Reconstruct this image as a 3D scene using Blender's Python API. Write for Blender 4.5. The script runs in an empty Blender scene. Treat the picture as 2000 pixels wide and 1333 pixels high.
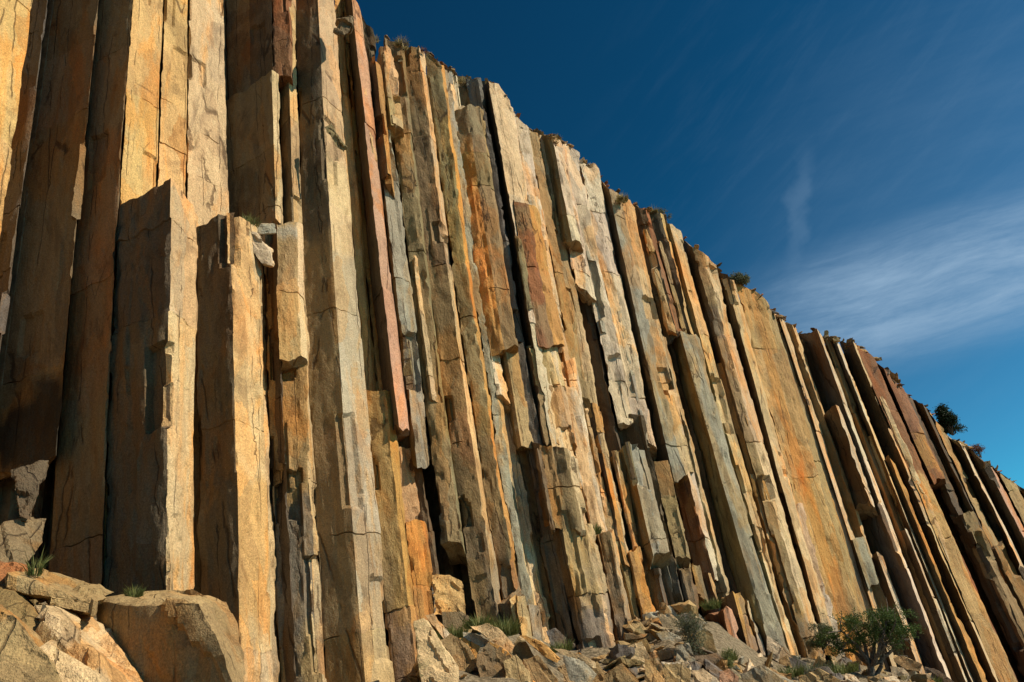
import bpy, bmesh, math, random
import numpy as np
from mathutils import Vector, Matrix
random.seed(7); RS = np.random.RandomState(11)
S = bpy.context.scene; COL = S.collection

# ------------------------------------------------------------ camera
F = 1500.0                       # focal length in photo pixels (2000 wide)
CZ = 1.6
PITCH = math.radians(25.6); ROLL = math.radians(11.36)
fw = Vector((0, math.cos(PITCH), math.sin(PITCH)))
r0 = Vector((1, 0, 0)); u0 = Vector((0, -math.sin(PITCH), math.cos(PITCH)))
rt = math.cos(ROLL)*r0 - math.sin(ROLL)*u0
up = math.sin(ROLL)*r0 + math.cos(ROLL)*u0
cam = bpy.data.objects.new('camera', bpy.data.cameras.new('camera'))
cam.matrix_world = Matrix(((rt.x, up.x, -fw.x, 0), (rt.y, up.y, -fw.y, 0), (rt.z, up.z, -fw.z, CZ), (0, 0, 0, 1)))
cam.data.sensor_width = 36; cam.data.lens = F/2000*36
cam.data.clip_start = 0.1; cam.data.clip_end = 20000
COL.objects.link(cam); S.camera = cam
RT, UP, FW = (np.array(v) for v in (rt, up, fw))

# ------------------------------------------------------------ sun and sky
SUN_AZ = math.radians(101); SUN_EL = math.radians(38)
sd = Vector((math.sin(SUN_AZ)*math.cos(SUN_EL), math.cos(SUN_AZ)*math.cos(SUN_EL), math.sin(SUN_EL)))
sl = bpy.data.lights.new('sun', 'SUN'); sl.energy = 4.8; sl.angle = math.radians(0.5); sl.color = (1, .86, .64)
so = bpy.data.objects.new('sun', sl); so.rotation_euler = sd.to_track_quat('Z', 'Y').to_euler(); COL.objects.link(so)
W = bpy.data.worlds.new('World'); S.world = W; W.use_nodes = True
S.view_settings.view_transform = 'Standard'; S.view_settings.look = 'None'
S.view_settings.exposure = 0.35; S.view_settings.gamma = 1.0
S.cycles.max_bounces = 5; S.cycles.diffuse_bounces = 3

class NT:
    """small helper to write node trees"""
    def __init__(s, tree): s.t = tree; s.n = tree.nodes; s.l = tree.links
    def new(s, typ, **kw):
        n = s.n.new(typ)
        for k, v in kw.items(): setattr(n, k, v)
        return n
    def put(s, sock, v):
        if isinstance(v, bpy.types.NodeSocket): s.l.new(v, sock)
        else: sock.default_value = v
    def math(s, op, a, b=0.0, c=0.0, clamp=False):
        n = s.new('ShaderNodeMath', operation=op, use_clamp=clamp)
        s.put(n.inputs[0], a); s.put(n.inputs[1], b); s.put(n.inputs[2], c); return n.outputs[0]
    def vmath(s, op, a, b=(0, 0, 0)):
        n = s.new('ShaderNodeVectorMath', operation=op); s.put(n.inputs[0], a); s.put(n.inputs[1], b)
        return n.outputs[1] if op in ('DOT_PRODUCT', 'LENGTH') else n.outputs[0]
    def mix(s, f, a, b, mode='MIX'):
        n = s.new('ShaderNodeMix', data_type='RGBA', blend_type=mode)
        s.put(n.inputs[0], f); s.put(n.inputs[6], a); s.put(n.inputs[7], b); return n.outputs[2]
    def noise(s, vec, scale, detail=4, rough=.55, dist=0, col=False):
        n = s.new('ShaderNodeTexNoise'); s.put(n.inputs['Vector'], vec); n.inputs['Scale'].default_value = scale
        n.inputs['Detail'].default_value = detail; n.inputs['Roughness'].default_value = rough; n.inputs['Distortion'].default_value = dist
        return n.outputs[1] if col else n.outputs[0]
    def ramp(s, v, a, b, lo=0.0, hi=1.0, smooth=True):
        n = s.new('ShaderNodeMapRange', interpolation_type='SMOOTHSTEP' if smooth else 'LINEAR')
        s.put(n.inputs[0], v); s.put(n.inputs[1], a); s.put(n.inputs[2], b); s.put(n.inputs[3], lo); s.put(n.inputs[4], hi); return n.outputs[0]
    def scale(s, v, x, y, z):
        n = s.new('ShaderNodeMapping'); s.put(n.inputs[0], v); n.inputs[3].default_value = (x, y, z); return n.outputs[0]

def world():
    t = NT(W.node_tree); t.n.clear()
    sky = t.new('ShaderNodeTexSky', sky_type='NISHITA', sun_disc=False)
    sky.sun_elevation = SUN_EL; sky.sun_rotation = SUN_AZ
    sky.altitude = 2500; sky.air_density = 1.0; sky.dust_density = 0.15; sky.ozone_density = 4.0
    tc = t.new('ShaderNodeTexCoord'); d = tc.outputs['Generated']
    # polarised, deep blue sky: richer and darker than the plain model
    gm = t.new('ShaderNodeGamma'); t.put(gm.inputs[0], sky.outputs[0]); gm.inputs[1].default_value = 1.6
    base = t.mix(1.0, gm.outputs[0], (0.11, 0.60, 0.46, 1), 'MULTIPLY')
    # thin cirrus in a fixed quarter of the sky
    def pdir(x, y):
        v = rt*(x-1000)+up*(666.5-y)+fw*F; v.normalize(); return v
    c = pdir(1750, 590)
    e1 = (pdir(2000, 500)-pdir(1500, 640)).normalized(); e1 = (e1-c*e1.dot(c)).normalized(); e2 = c.cross(e1)
    a = t.vmath('DOT_PRODUCT', d, tuple(e1)); b = t.vmath('DOT_PRODUCT', d, tuple(e2)); k = t.vmath('DOT_PRODUCT', d, tuple(c))
    if e2.dot(up) < 0: b = t.math('MULTIPLY', b, -1.0)
    cb = t.new('ShaderNodeCombineXYZ'); t.put(cb.inputs[0], a); t.put(cb.inputs[1], b)
    warp = t.noise(cb.outputs[0], 5, 3, col=True)
    wv = t.new('ShaderNodeVectorMath', operation='MULTIPLY_ADD'); t.put(wv.inputs[0], warp); wv.inputs[1].default_value = (.07, .035, 0); t.put(wv.inputs[2], cb.outputs[0])
    st = t.noise(t.scale(wv.outputs[0], 1.6, 8, 1), 3.4, 7, .66, .2)
    stf = t.noise(t.scale(wv.outputs[0], 4, 22, 1), 7.0, 7, .72)
    big = t.noise(t.scale(cb.outputs[0], 2.2, 4.2, 1), 3.0, 3)
    band = t.math('MULTIPLY', t.ramp(t.math('ABSOLUTE', t.math('ADD', b, -0.005)), 0.02, 0.10, 1, 0), t.ramp(a, -0.22, -0.02, 0, 1))
    c1 = t.math('MULTIPLY', band, t.math('MULTIPLY_ADD', stf, .55, t.ramp(st, .30, .72, .2, .85)))
    veil = t.math('MULTIPLY', t.ramp(b, 0.0, 0.10, 0, 1), t.ramp(b, 0.16, 0.46, 1, 0))
    veil = t.math('MULTIPLY', veil, t.math('MULTIPLY', t.ramp(a, -0.22, 0.14, 0, 1), t.math('MULTIPLY_ADD', big, .6, t.ramp(st, .35, .7, 0, .8))))
    # steep wisps and diagonal streaks
    g1 = (pdir(1560, 330)-pdir(1540, 500)).normalized(); g2 = c.cross(g1)
    a2 = t.vmath('DOT_PRODUCT', d, tuple(g1)); b2 = t.vmath('DOT_PRODUCT', d, tuple(g2))
    cb2 = t.new('ShaderNodeCombineXYZ'); t.put(cb2.inputs[0], a2); t.put(cb2.inputs[1], b2)
    w0 = pdir(1555, 410); bw = w0.dot(g2); aw = w0.dot(g1)
    nb = t.math('ADD', b2, t.math('MULTIPLY_ADD', t.noise(cb2.outputs[0], 14, 4), .06, -0.03-bw))
    wisp = t.math('MULTIPLY', t.ramp(t.math('ABSOLUTE', nb), 0.001, 0.015, 1, 0), t.ramp(t.math('ABSOLUTE', t.math('ADD', a2, -aw)), .02, .09, 1, 0))
    h1 = (pdir(1900, 40)-pdir(1500, 480)).normalized(); h2 = c.cross(h1)
    a3 = t.vmath('DOT_PRODUCT', d, tuple(h1)); b3 = t.vmath('DOT_PRODUCT', d, tuple(h2))
    cb3 = t.new('ShaderNodeCombineXYZ'); t.put(cb3.inputs[0], a3); t.put(cb3.inputs[1], b3)
    diag = t.noise(t.scale(cb3.outputs[0], 1.0, 6, 1), 6, 6, .68, .3)
    diag = t.math('MULTIPLY', t.ramp(diag, .45, .72, 0, 1), t.ramp(t.vmath('DOT_PRODUCT', d, tuple(pdir(1850, 250))), .90, .995, 0, 1))
    tot = t.math('ADD', t.math('MULTIPLY', c1, .64), t.math('MULTIPLY', veil, .05))
    tot = t.math('ADD', tot, t.math('ADD', t.math('MULTIPLY', wisp, .10), t.math('MULTIPLY', diag, .028)))
    tot = t.math('MULTIPLY', tot, t.ramp(k, .2, .5, 0, 1), clamp=True)
    # low haze brightens the sky towards the horizon and the sunward right
    tot = t.math('ADD', tot, t.ramp(t.vmath('DOT_PRODUCT', d, tuple(pdir(2250, 700))), .86, 1.0, 0, .10), clamp=True)
    colr = t.mix(tot, base, (4.2, 6.2, 8.4, 1))
    bg = t.new('ShaderNodeBackground'); t.put(bg.inputs[0], colr); bg.inputs[1].default_value = 0.06
    o = t.new('ShaderNodeOutputWorld'); t.l.new(bg.outputs[0], o.inputs[0])
world()

# ------------------------------------------------------------ pixel geometry
def pix_dir(x, y):
    x = np.asarray(x, float); y = np.asarray(y, float)
    v = (x-1000)[..., None]*RT + (666.5-y)[..., None]*UP + F*FW
    return v
GU, GS, GQ = [], [], []
for xs in ((95, 50, 2, -45, -95), (259, 231, 214, 203, 195), (440, 447, 457, 464, 470), (578, 591, 599, 616, 641), (624, 640, 661, 687, 715),
           (697, 733, 772, 812, 850), (812, 852, 893, 938, 1000), (915, 972, 1028, 1085, 1145), (1150, 1220, 1289, 1373, 1460),
           (1160, 1247, 1336, 1432, 1530), (1292, 1376, 1460, 1548, 1650), (1320, 1420, 1518, 1620, 1725), (1370, 1485, 1606, 1730, 1856),
           (1390, 1518, 1652, 1790, 1930), (1465, 1618, 1772, 1936, 2100), (1560, 1730, 1900, 2078, 2256)):
    yy = np.array([0, 333, 667, 1000, 1333])-667.
    q, s_, c_ = np.polyfit(yy, np.array(xs), 2)
    GU.append(c_); GS.append(s_); GQ.append(q)
GU, GS, GQ = map(np.array, (GU, GS, GQ))
def guide(u, y):
    u = np.asarray(u, float); y = np.asarray(y, float)
    s_ = np.interp(u, GU, GS); q = np.interp(u, GU, GQ)*.8
    yc = np.clip(y, -300, 1600)-667.
    x = u + s_*yc + q*yc*yc
    return x + (y-667.-yc)*(s_+2*q*yc)
def inv_guide(x, y):
    lo, hi = -900., 3200.
    for _ in range(50):
        m = (lo+hi)/2
        if guide(m, y) < x: lo = m
        else: hi = m
    return (lo+hi)/2
def Rw(u): return np.interp(u, [-500, -150, 100, 350, 600, 900, 1100, 1300, 1500, 1700, 1850, 2000, 2300], [12, 12.4, 13.2, 14.1, 15.6, 18.8, 22, 27, 34.5, 45, 55, 70, 105])
def z_at(u, y, R):
    v = pix_dir(guide(u, y), y); return CZ + R*v[..., 2]/np.hypot(v[..., 0], v[..., 1])
def P(u, R, z, Rref=None):
    """world points on guide line u at horizontal distance R and height z (bearing taken where the line is at distance Rref)"""
    u, R, z = np.broadcast_arrays(np.asarray(u, float), np.asarray(R, float), np.asarray(z, float))
    tgt = (z-CZ)/(R if Rref is None else Rref)
    lo = np.full(u.shape, -2600.); hi = np.full(u.shape, 2600.)
    for _ in range(34):
        m = (lo+hi)/2; v = pix_dir(guide(u, m), m); t = v[..., 2]/np.hypot(v[..., 0], v[..., 1])
        g = t > tgt; lo = np.where(g, m, lo); hi = np.where(g, hi, m)
    m = (lo+hi)/2; v = pix_dir(guide(u, m), m); h = np.hypot(v[..., 0], v[..., 1])
    return np.stack([v[..., 0]/h*R, v[..., 1]/h*R, z], -1)
SIL = [(700, 0), (712, 40), (735, 65), (765, 82), (800, 88), (830, 97), (855, 130), (880, 140), (915, 155), (945, 158), (980, 168), (995, 212), (1020, 250), (1080, 268), (1130, 305), (1160, 322), (1185, 368), (1230, 397), (1290, 422), (1325, 452), (1370, 492), (1420, 542), (1480, 577), (1520, 622), (1560, 645), (1640, 665), (1700, 692), (1725, 715), (1745, 738), (1770, 768), (1810, 800), (1850, 850), (1895, 872), (1925, 902), (1960, 932), (2000, 957), (2080, 1010), (2300, 1120)]
SU = [inv_guide(x, y) for x, y in SIL]
STOP = [float(z_at(u, y, Rw(u))) for u, (x, y) in zip(SU, SIL)]
ZL = STOP[0]
SU = [-900, SU[0]-60]+SU; STOP = [ZL+1.0, ZL+.3]+STOP
def ztop(u): return np.interp(u, SU, STOP)
def ytop_px(u):
    lo, hi = -3000., 1500.
    zt = float(ztop(u)); R = float(Rw(u))
    for _ in range(40):
        m = (lo+hi)/2
        if float(z_at(u, m, R)) > zt: lo = m
        else: hi = m
    return m
BASE = [(-400, 1180), (0, 1150), (200, 1165), (500, 1420), (760, 1420), (815, 1330), (855, 1225), (1000, 1225), (1100, 1270), (1240, 1260), (1300, 1200), (1400, 1215), (1500, 1290), (1600, 1290), (1700, 1305), (1800, 1335), (1900, 1390), (2050, 1440), (2500, 1600)]
BU = [inv_guide(x, y) for x, y in BASE]
BZ = [float(z_at(u, y, Rw(u))) for u, (x, y) in zip(BU, BASE)]
def zbase(u): return np.interp(u, BU, BZ)
print('top z', [round(v, 1) for v in STOP[::4]], 'base z', [round(v, 1) for v in BZ])

# ------------------------------------------------------------ numpy noise
def _h(ix, iy, iz, seed):
    with np.errstate(over='ignore'):
        h = (ix.astype(np.int64)*374761393 + iy.astype(np.int64)*668265263 + iz.astype(np.int64)*2147483647 + seed*1274126177) & 0xffffffff
        h = ((h ^ (h >> 13))*1274126177) & 0xffffffff
        h = ((h ^ (h >> 15))*2246822519) & 0xffffffff
        h ^= h >> 16
    return (h & 0xffffff)/float(0xffffff)
def vnoise(p, seed=0):
    i = np.floor(p); f = p-i; f = f*f*(3-2*f); i = i.astype(np.int64); r = 0
    for dx in (0, 1):
        for dy in (0, 1):
            for dz in (0, 1):
                w = (f[..., 0] if dx else 1-f[..., 0])*(f[..., 1] if dy else 1-f[..., 1])*(f[..., 2] if dz else 1-f[..., 2])
                r = r + w*_h(i[..., 0]+dx, i[..., 1]+dy, i[..., 2]+dz, seed)
    return r*2-1
def fbm(p, seed=0, o=4, g=.5):
    r = 0; a = 1; 
    for k in range(o): r = r+a*vnoise(p*(2.03**k), seed+k*17); a *= g
    return r
def bricks(s, z, cw, ch, seed, tilt=.5):
    """narrow upright ribs snapped off at level breaks: straight edged relief"""
    a = s/cw; i = np.floor(a); z0 = 0*i
    o = _h(i, z0, z0, seed); hh = ch*(.5+1.2*_h(i, z0, z0, seed+1)); b = z/hh+o*7; j = np.floor(b)
    v = _h(i, j, z0, seed+2); t_ = (_h(i, j, z0, seed+3)*2-1)*(a-i-.5)
    return v, t_*tilt
def facets(s, z, cw, ch, seed):
    """fracture facets: each jittered cell is its own tilted plane"""
    a = s/cw; b = z/ch; ia = np.floor(a); ib = np.floor(b); best = np.full(a.shape, 1e9); out = np.zeros(a.shape)
    for da in (-1, 0, 1):
        for db in (-1, 0, 1):
            ca = ia+da; cb = ib+db; zz = np.zeros_like(ca)
            ja = ca+_h(ca, cb, zz, seed); jb = cb+_h(ca, cb, zz, seed+1)
            d = (a-ja)**2+(b-jb)**2
            v = (_h(ca, cb, zz, seed+2)*2-1) + (_h(ca, cb, zz, seed+3)*2-1)*(a-ja)*.9 + (_h(ca, cb, zz, seed+4)*2-1)*(b-jb)*.6
            m = d < best; best = np.where(m, d, best); out = np.where(m, v, out)
    return out

# ------------------------------------------------------------ materials
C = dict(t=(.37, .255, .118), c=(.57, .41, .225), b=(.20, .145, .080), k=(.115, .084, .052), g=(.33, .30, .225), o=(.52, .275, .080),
         p=(.50, .285, .175), v=(.235, .185, .090), r=(.25, .115, .05), s=(.15, .13, .112), w=(.64, .51, .35), y=(.58, .37, .15), m=(.275, .185, .086), n=(.028, .024, .02))  # n paints the shade of the left hollow
def stone_mat(name, crack=1.0, hi=1.0, zs=.38):
    m = bpy.data.materials.new(name); m.use_nodes = True; t = NT(m.node_tree); t.n.clear()
    at = t.new('ShaderNodeAttribute', attribute_name='stone'); base = at.outputs['Vector']
    geo = t.new('ShaderNodeNewGeometry'); pos = geo.outputs['Position']
    oi = t.new('ShaderNodeObjectInfo')
    off = t.new('ShaderNodeVectorMath', operation='MULTIPLY_ADD'); t.put(off.inputs[0], oi.outputs['Random']); off.inputs[1].default_value = (37, 51, 23); t.put(off.inputs[2], pos)
    wpos = pos; pos = off.outputs[0]
    st = t.scale(pos, 1, 1, zs)
    big = t.noise(st, .9, 5, .6, .6); med = t.noise(st, 3.2, 5, .62, .4); streak = t.noise(t.scale(pos, 1, 1, .12), 7, 4, .6)
    grain = t.noise(pos, 34, 4, .7); blot = t.noise(t.scale(pos, 1, 1, .5), 1.7, 6, .68, .8)
    ws = t.scale(wpos, .5, .5, .16); rust = t.noise(ws, 1.1, 6, .66, .8); old = t.noise(t.scale(wpos, .42, .42, .2), 1.3, 6, .7, 1.2)
    base = t.mix(t.ramp(rust, .52, .60, 0, .62), base, t.mix(1.0, base, (1.20, .83, .42, 1), 'MULTIPLY'))
    base = t.mix(t.ramp(old, .54, .62, 0, .6), base, t.mix(1.0, base, (.52, .50, .50, 1), 'MULTIPLY'))
    base = t.mix(t.ramp(old, .36, .44, .35, 0), base, t.mix(1.0, base, (.86, .94, .92, 1), 'MULTIPLY'))
    c = t.mix(t.ramp(big, .54, .66, 0, .42), base, t.mix(1.0, base, (1.30, .86, .48, 1), 'MULTIPLY'))       # iron staining
    c = t.mix(t.ramp(med, .52, .66, 0, .45), c, t.mix(1.0, c, (.80, .80, .84, 1), 'MULTIPLY'))          # grey weathering
    c = t.mix(t.ramp(blot, .56, .66, 0, .55), c, t.mix(1.0, c, (.50, .44, .38, 1), 'MULTIPLY'))         # dark varnish
    c = t.mix(t.ramp(blot, .26, .38, .35, 0), c, t.mix(1.0, c, (1.35, 1.32, 1.25, 1), 'MULTIPLY'))     # fresh pale breaks
    wq = t.noise(pos, 1.1, 4, .6, col=True)
    wz = t.new('ShaderNodeVectorMath', operation='MULTIPLY_ADD'); t.put(wz.inputs[0], wq); wz.inputs[1].default_value = (.5, .5, .9); t.put(wz.inputs[2], pos)
    sp = t.new('ShaderNodeTexVoronoi', feature='F1'); t.put(sp.inputs['Vector'], t.scale(wz.outputs[0], 1.5, 1.5, .5)); sp.inputs['Scale'].default_value = 1.0
    sx = t.new('ShaderNodeSeparateColor'); t.put(sx.inputs[0], sp.outputs['Color'])
    c = t.mix(t.ramp(sx.outputs[0], .62, .66, 0, .5), c, t.mix(1.0, c, (1.12, 1.18, 1.28, 1), 'MULTIPLY'))
    c = t.mix(t.ramp(sx.outputs[1], .68, .72, 0, .6), c, t.mix(1.0, c, (.74, .72, .72, 1), 'MULTIPLY'))
    c = t.mix(t.ramp(sx.outputs[2], .76, .80, 0, .45), c, t.mix(1.0, c, (1.15, .84, .50, 1), 'MULTIPLY'))
    fine = t.noise(t.scale(pos, 1, 1, .7), 60, 3, .7)
    val = t.math('MULTIPLY', t.ramp(streak, .3, .7, .91, 1.06), t.math('MULTIPLY', t.ramp(grain, .3, .7, .74, 1.20), t.ramp(fine, .3, .7, .82, 1.16)))
    c = t.mix(1.0, c, t.new_gray(val) if hasattr(t, 'new_gray') else gray(t, val), 'MULTIPLY')
    # cracks: long, nearly vertical and short cross joints
    wp = t.noise(pos, 2.2, 4, .6, col=True)
    wv = t.new('ShaderNodeVectorMath', operation='MULTIPLY_ADD'); t.put(wv.inputs[0], wp); wv.inputs[1].default_value = (.10, .10, .10); t.put(wv.inputs[2], pos)
    vo = t.new('ShaderNodeTexVoronoi', feature='DISTANCE_TO_EDGE'); t.put(vo.inputs['Vector'], t.scale(wv.outputs[0], 1.3, 1.3, .09)); vo.inputs['Scale'].default_value = 1.0
    vo2 = t.new('ShaderNodeTexVoronoi', feature='DISTANCE_TO_EDGE'); t.put(vo2.inputs['Vector'], t.scale(wv.outputs[0], 3.0, 3.0, .55)); vo2.inputs['Scale'].default_value = 1.0
    cmask = t.ramp(t.noise(pos, .8, 3), .60, .68, 0, .8)
    cr = t.math('MULTIPLY', t.ramp(vo.outputs[0], .003, .014, 1, 0), t.ramp(t.noise(pos, 1.3, 2), .42, .52, 0, 1))
    cr2 = t.math('MULTIPLY', t.ramp(vo2.outputs[0], .004, .022, .7, 0), cmask)
    crk = t.math('MULTIPLY', t.math('MAXIMUM', cr, cr2), crack)
    c = t.mix(crk, c, t.mix(1.0, c, (.20, .16, .13, 1), 'MULTIPLY'))
    if hi != 1.0: c = t.mix(1.0, c, (hi, hi, hi, 1), 'MULTIPLY')
    hgt = t.math('ADD', t.math('MULTIPLY', t.noise(t.scale(pos, 1, 1, max(.5, zs)), 5, 5, .74), .085), t.math('MULTIPLY', grain, .012))
    hgt = t.math('ADD', hgt, t.math('MULTIPLY', crk, -.03)); hgt = t.math('ADD', hgt, t.math('MULTIPLY', sx.outputs[1], .03)); hgt = t.math('ADD', hgt, t.math('MULTIPLY', fine, .006))
    bp = t.new('ShaderNodeBump'); bp.inputs['Strength'].default_value = .9; bp.inputs['Distance'].default_value = 1.0; t.put(bp.inputs['Height'], hgt)
    bs = t.new('ShaderNodeBsdfPrincipled'); t.put(bs.inputs['Base Color'], c); bs.inputs['Roughness'].default_value = .82
    bs.inputs['Specular IOR Level'].default_value = .25; t.put(bs.inputs['Normal'], bp.outputs[0])
    o = t.new('ShaderNodeOutputMaterial'); t.l.new(bs.outputs[0], o.inputs[0]); return m
def gray(t, v):
    n = t.new('ShaderNodeCombineColor'); [t.put(n.inputs[i], v) for i in range(3)]; return n.outputs[0]
def simple_mat(name, a, b, scale=8, rough=.8, transl=False, bump=.0):
    m = bpy.data.materials.new(name); m.use_nodes = True; t = NT(m.node_tree); t.n.clear()
    geo = t.new('ShaderNodeNewGeometry'); n = t.noise(geo.outputs['Position'], scale, 5, .65)
    c = t.mix(t.ramp(n, .35, .65), (*a, 1), (*b, 1))
    bs = t.new('ShaderNodeBsdfPrincipled'); t.put(bs.inputs['Base Color'], c); bs.inputs['Roughness'].default_value = rough; bs.inputs['Specular IOR Level'].default_value = .2
    if bump:
        bp = t.new('ShaderNodeBump'); bp.inputs['Distance'].default_value = bump; t.put(bp.inputs['Height'], n); t.put(bs.inputs['Normal'], bp.outputs[0])
    o = t.new('ShaderNodeOutputMaterial')
    if transl:
        tr = t.new('ShaderNodeBsdfTranslucent'); t.put(tr.inputs[0], c); mx = t.new('ShaderNodeMixShader'); mx.inputs[0].default_value = .3
        t.l.new(bs.outputs[0], mx.inputs[1]); t.l.new(tr.outputs[0], mx.inputs[2]); t.l.new(mx.outputs[0], o.inputs[0])
    else: t.l.new(bs.outputs[0], o.inputs[0])
    return m
M_STONE = stone_mat('column stone', .75); M_ROCK = stone_mat('talus stone', .7, 1.0, .8)
M_GROUND = simple_mat('gravel soil', (.10, .08, .05), (.30, .24, .16), 9, .95, bump=.12)
M_BACK = simple_mat('weathered bedrock', (.10, .075, .05), (.20, .15, .09), 3, .95, bump=.1)
M_LEAF = simple_mat('dark foliage', (.022, .045, .012), (.095, .15, .04), 6, .6, True)
M_JUN = simple_mat('juniper foliage', (.012, .024, .012), (.03, .05, .022), 6, .6, True)
M_GRASS = simple_mat('green grass', (.06, .09, .025), (.19, .20, .07), 9, .6, True)
M_DRY = simple_mat('dry grass', (.20, .17, .08), (.34, .28, .12), 9, .7, True)
M_RED = simple_mat('reddish brush', (.10, .05, .035), (.20, .10, .06), 9, .7, True)
M_SAGE = simple_mat('sage foliage', (.07, .085, .05), (.16, .17, .10), 9, .7, True)
M_BARK = simple_mat('grey bark', (.07, .055, .045), (.20, .17, .14), 20, .9, bump=.02)

def tag(o, label=None, cat=None, group=None, kind=None):
    if label: o['label'] = label
    if cat: o['category'] = cat
    if group: o['group'] = group
    if kind: o['kind'] = kind
    return o
def mesh_obj(name, verts, faces, mat, stone=None, origin=None, sharp=32, parent=None, smooth=True):
    me = bpy.data.meshes.new(name); verts = np.asarray(verts, float)
    org = np.array(origin) if origin is not None else np.zeros(3)
    me.from_pydata((verts-org).tolist(), [], faces if isinstance(faces, list) else faces.tolist())
    if stone is not None:
        a = me.attributes.new('stone', 'FLOAT_VECTOR', 'FACE'); a.data.foreach_set('vector', np.asarray(stone, np.float32).ravel())
    me.update()
    if smooth:
        me.polygons.foreach_set('use_smooth', [True]*len(me.polygons)); me.set_sharp_from_angle(angle=math.radians(sharp))
    me.materials.append(mat)
    o = bpy.data.objects.new(name, me); o.location = org; COL.objects.link(o)
    if parent: o.parent = parent
    return o

# ------------------------------------------------------------ ground, cliff body, plateau
def az_of(u, y): v = pix_dir(guide(u, y), y); return np.arctan2(v[..., 0], v[..., 1])
_gu = np.linspace(-420, 2300, 120); _gy = np.interp(_gu, BU, [b[1] for b in BASE]); _ga = az_of(_gu, _gy)
ga_z = zbase(_gu); ga_r = Rw(_gu); 
def g_base(az): return np.interp(az, _ga, ga_z), np.interp(az, _ga, ga_r)
def zground(az, r):
    zb, rb = g_base(az); q = np.clip(r/rb, 0, 1)
    z = (zb)*q**2 + 0*(1-q**2)
    far = np.clip(r-rb, 0, None); z = z + np.where(r > rb, -.0*far, 0)
    rough = .10*fbm(np.stack([r*np.sin(az)*.9, r*np.cos(az)*.9, 0*r], -1), 5, 4)
    return z + rough*np.clip(r/4, 0, 1)*np.where(r > 300, 0, 1)
def ground():
    az = np.concatenate([np.linspace(-math.pi, _ga[0]-.05, 24), np.linspace(_ga[0], _ga[-1], 300), np.linspace(_ga[-1]+.05, math.pi, 24)[:-1]])
    fr = np.concatenate([np.linspace(.02, .55, 14), np.linspace(.57, 1.25, 110)])
    rr = []
    zb, rb = g_base(az)
    R = fr[:, None]*rb[None, :]
    extra = np.array([1.6, 2.5, 5, 12, 40, 150, 600])[:, None]*rb[None, :]
    R = np.concatenate([R, extra], 0); R = np.minimum(R, 9000)
    A = np.broadcast_to(az[None, :], R.shape); Z = zground(A, R)
    V = np.stack([R*np.sin(A), R*np.cos(A), Z], -1); n, m = R.shape
    idx = np.arange(n*m).reshape(n, m); nx = np.roll(idx, -1, 1)
    f = np.stack([idx[:-1], idx[1:], nx[1:], nx[:-1]], -1).reshape(-1, 4)
    vv = np.concatenate([V.reshape(-1, 3), [[0, 0, 0]]]); c = len(vv)-1
    faces = f.tolist()+[[c, int(idx[0, j]), int(nx[0, j])] for j in range(m)]
    o = mesh_obj('ground', vv, faces, M_GROUND, sharp=80); tag(o, kind='structure')
ground()
def cliff_body():
    us = np.arange(-420, 2301, 14.); n = len(us); rs = np.random.RandomState(3)
    R = Rw(us)*(1.135+.02*(np.arange(n) % 3 == 0)-.012*rs.rand(n))
    zs = np.linspace(0, 1, 26)
    zt = ztop(us)+.012*Rw(us)*1.0; zb = zbase(us)-2.5
    Z = zb[None]+(zt-zb)[None]*zs[:, None]
    R2 = np.broadcast_to(R, Z.shape)-(np.clip(zs-.93, 0, 1)/.07*.055)[:, None]*Rw(us)[None]
    V = P(np.broadcast_to(us, Z.shape), R2, Z, None)
    # plateau rows behind the rim
    rows = [V[i] for i in range(len(zs))]; top = V[-1]; d = top[:, :2]/np.linalg.norm(top[:, :2], axis=1)[:, None]
    for k, far in enumerate((2, 6, 15, 40, 120)):
        q = top.copy(); q[:, :2] += d*far; q[:, 2] += -.06*far + .0; rows.append(q)
    q = rows[-1].copy(); q[:, 2] = -30; rows.append(q)
    V = np.stack(rows); a, b = V.shape[:2]; idx = np.arange(a*b).reshape(a, b)
    f = np.stack([idx[:-1, :-1], idx[:-1, 1:], idx[1:, 1:], idx[1:, :-1]], -1).reshape(-1, 4)
    o = mesh_obj('cliff', V.reshape(-1, 3), f, M_BACK, smooth=False); tag(o, kind='structure')
cliff_body()

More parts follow.
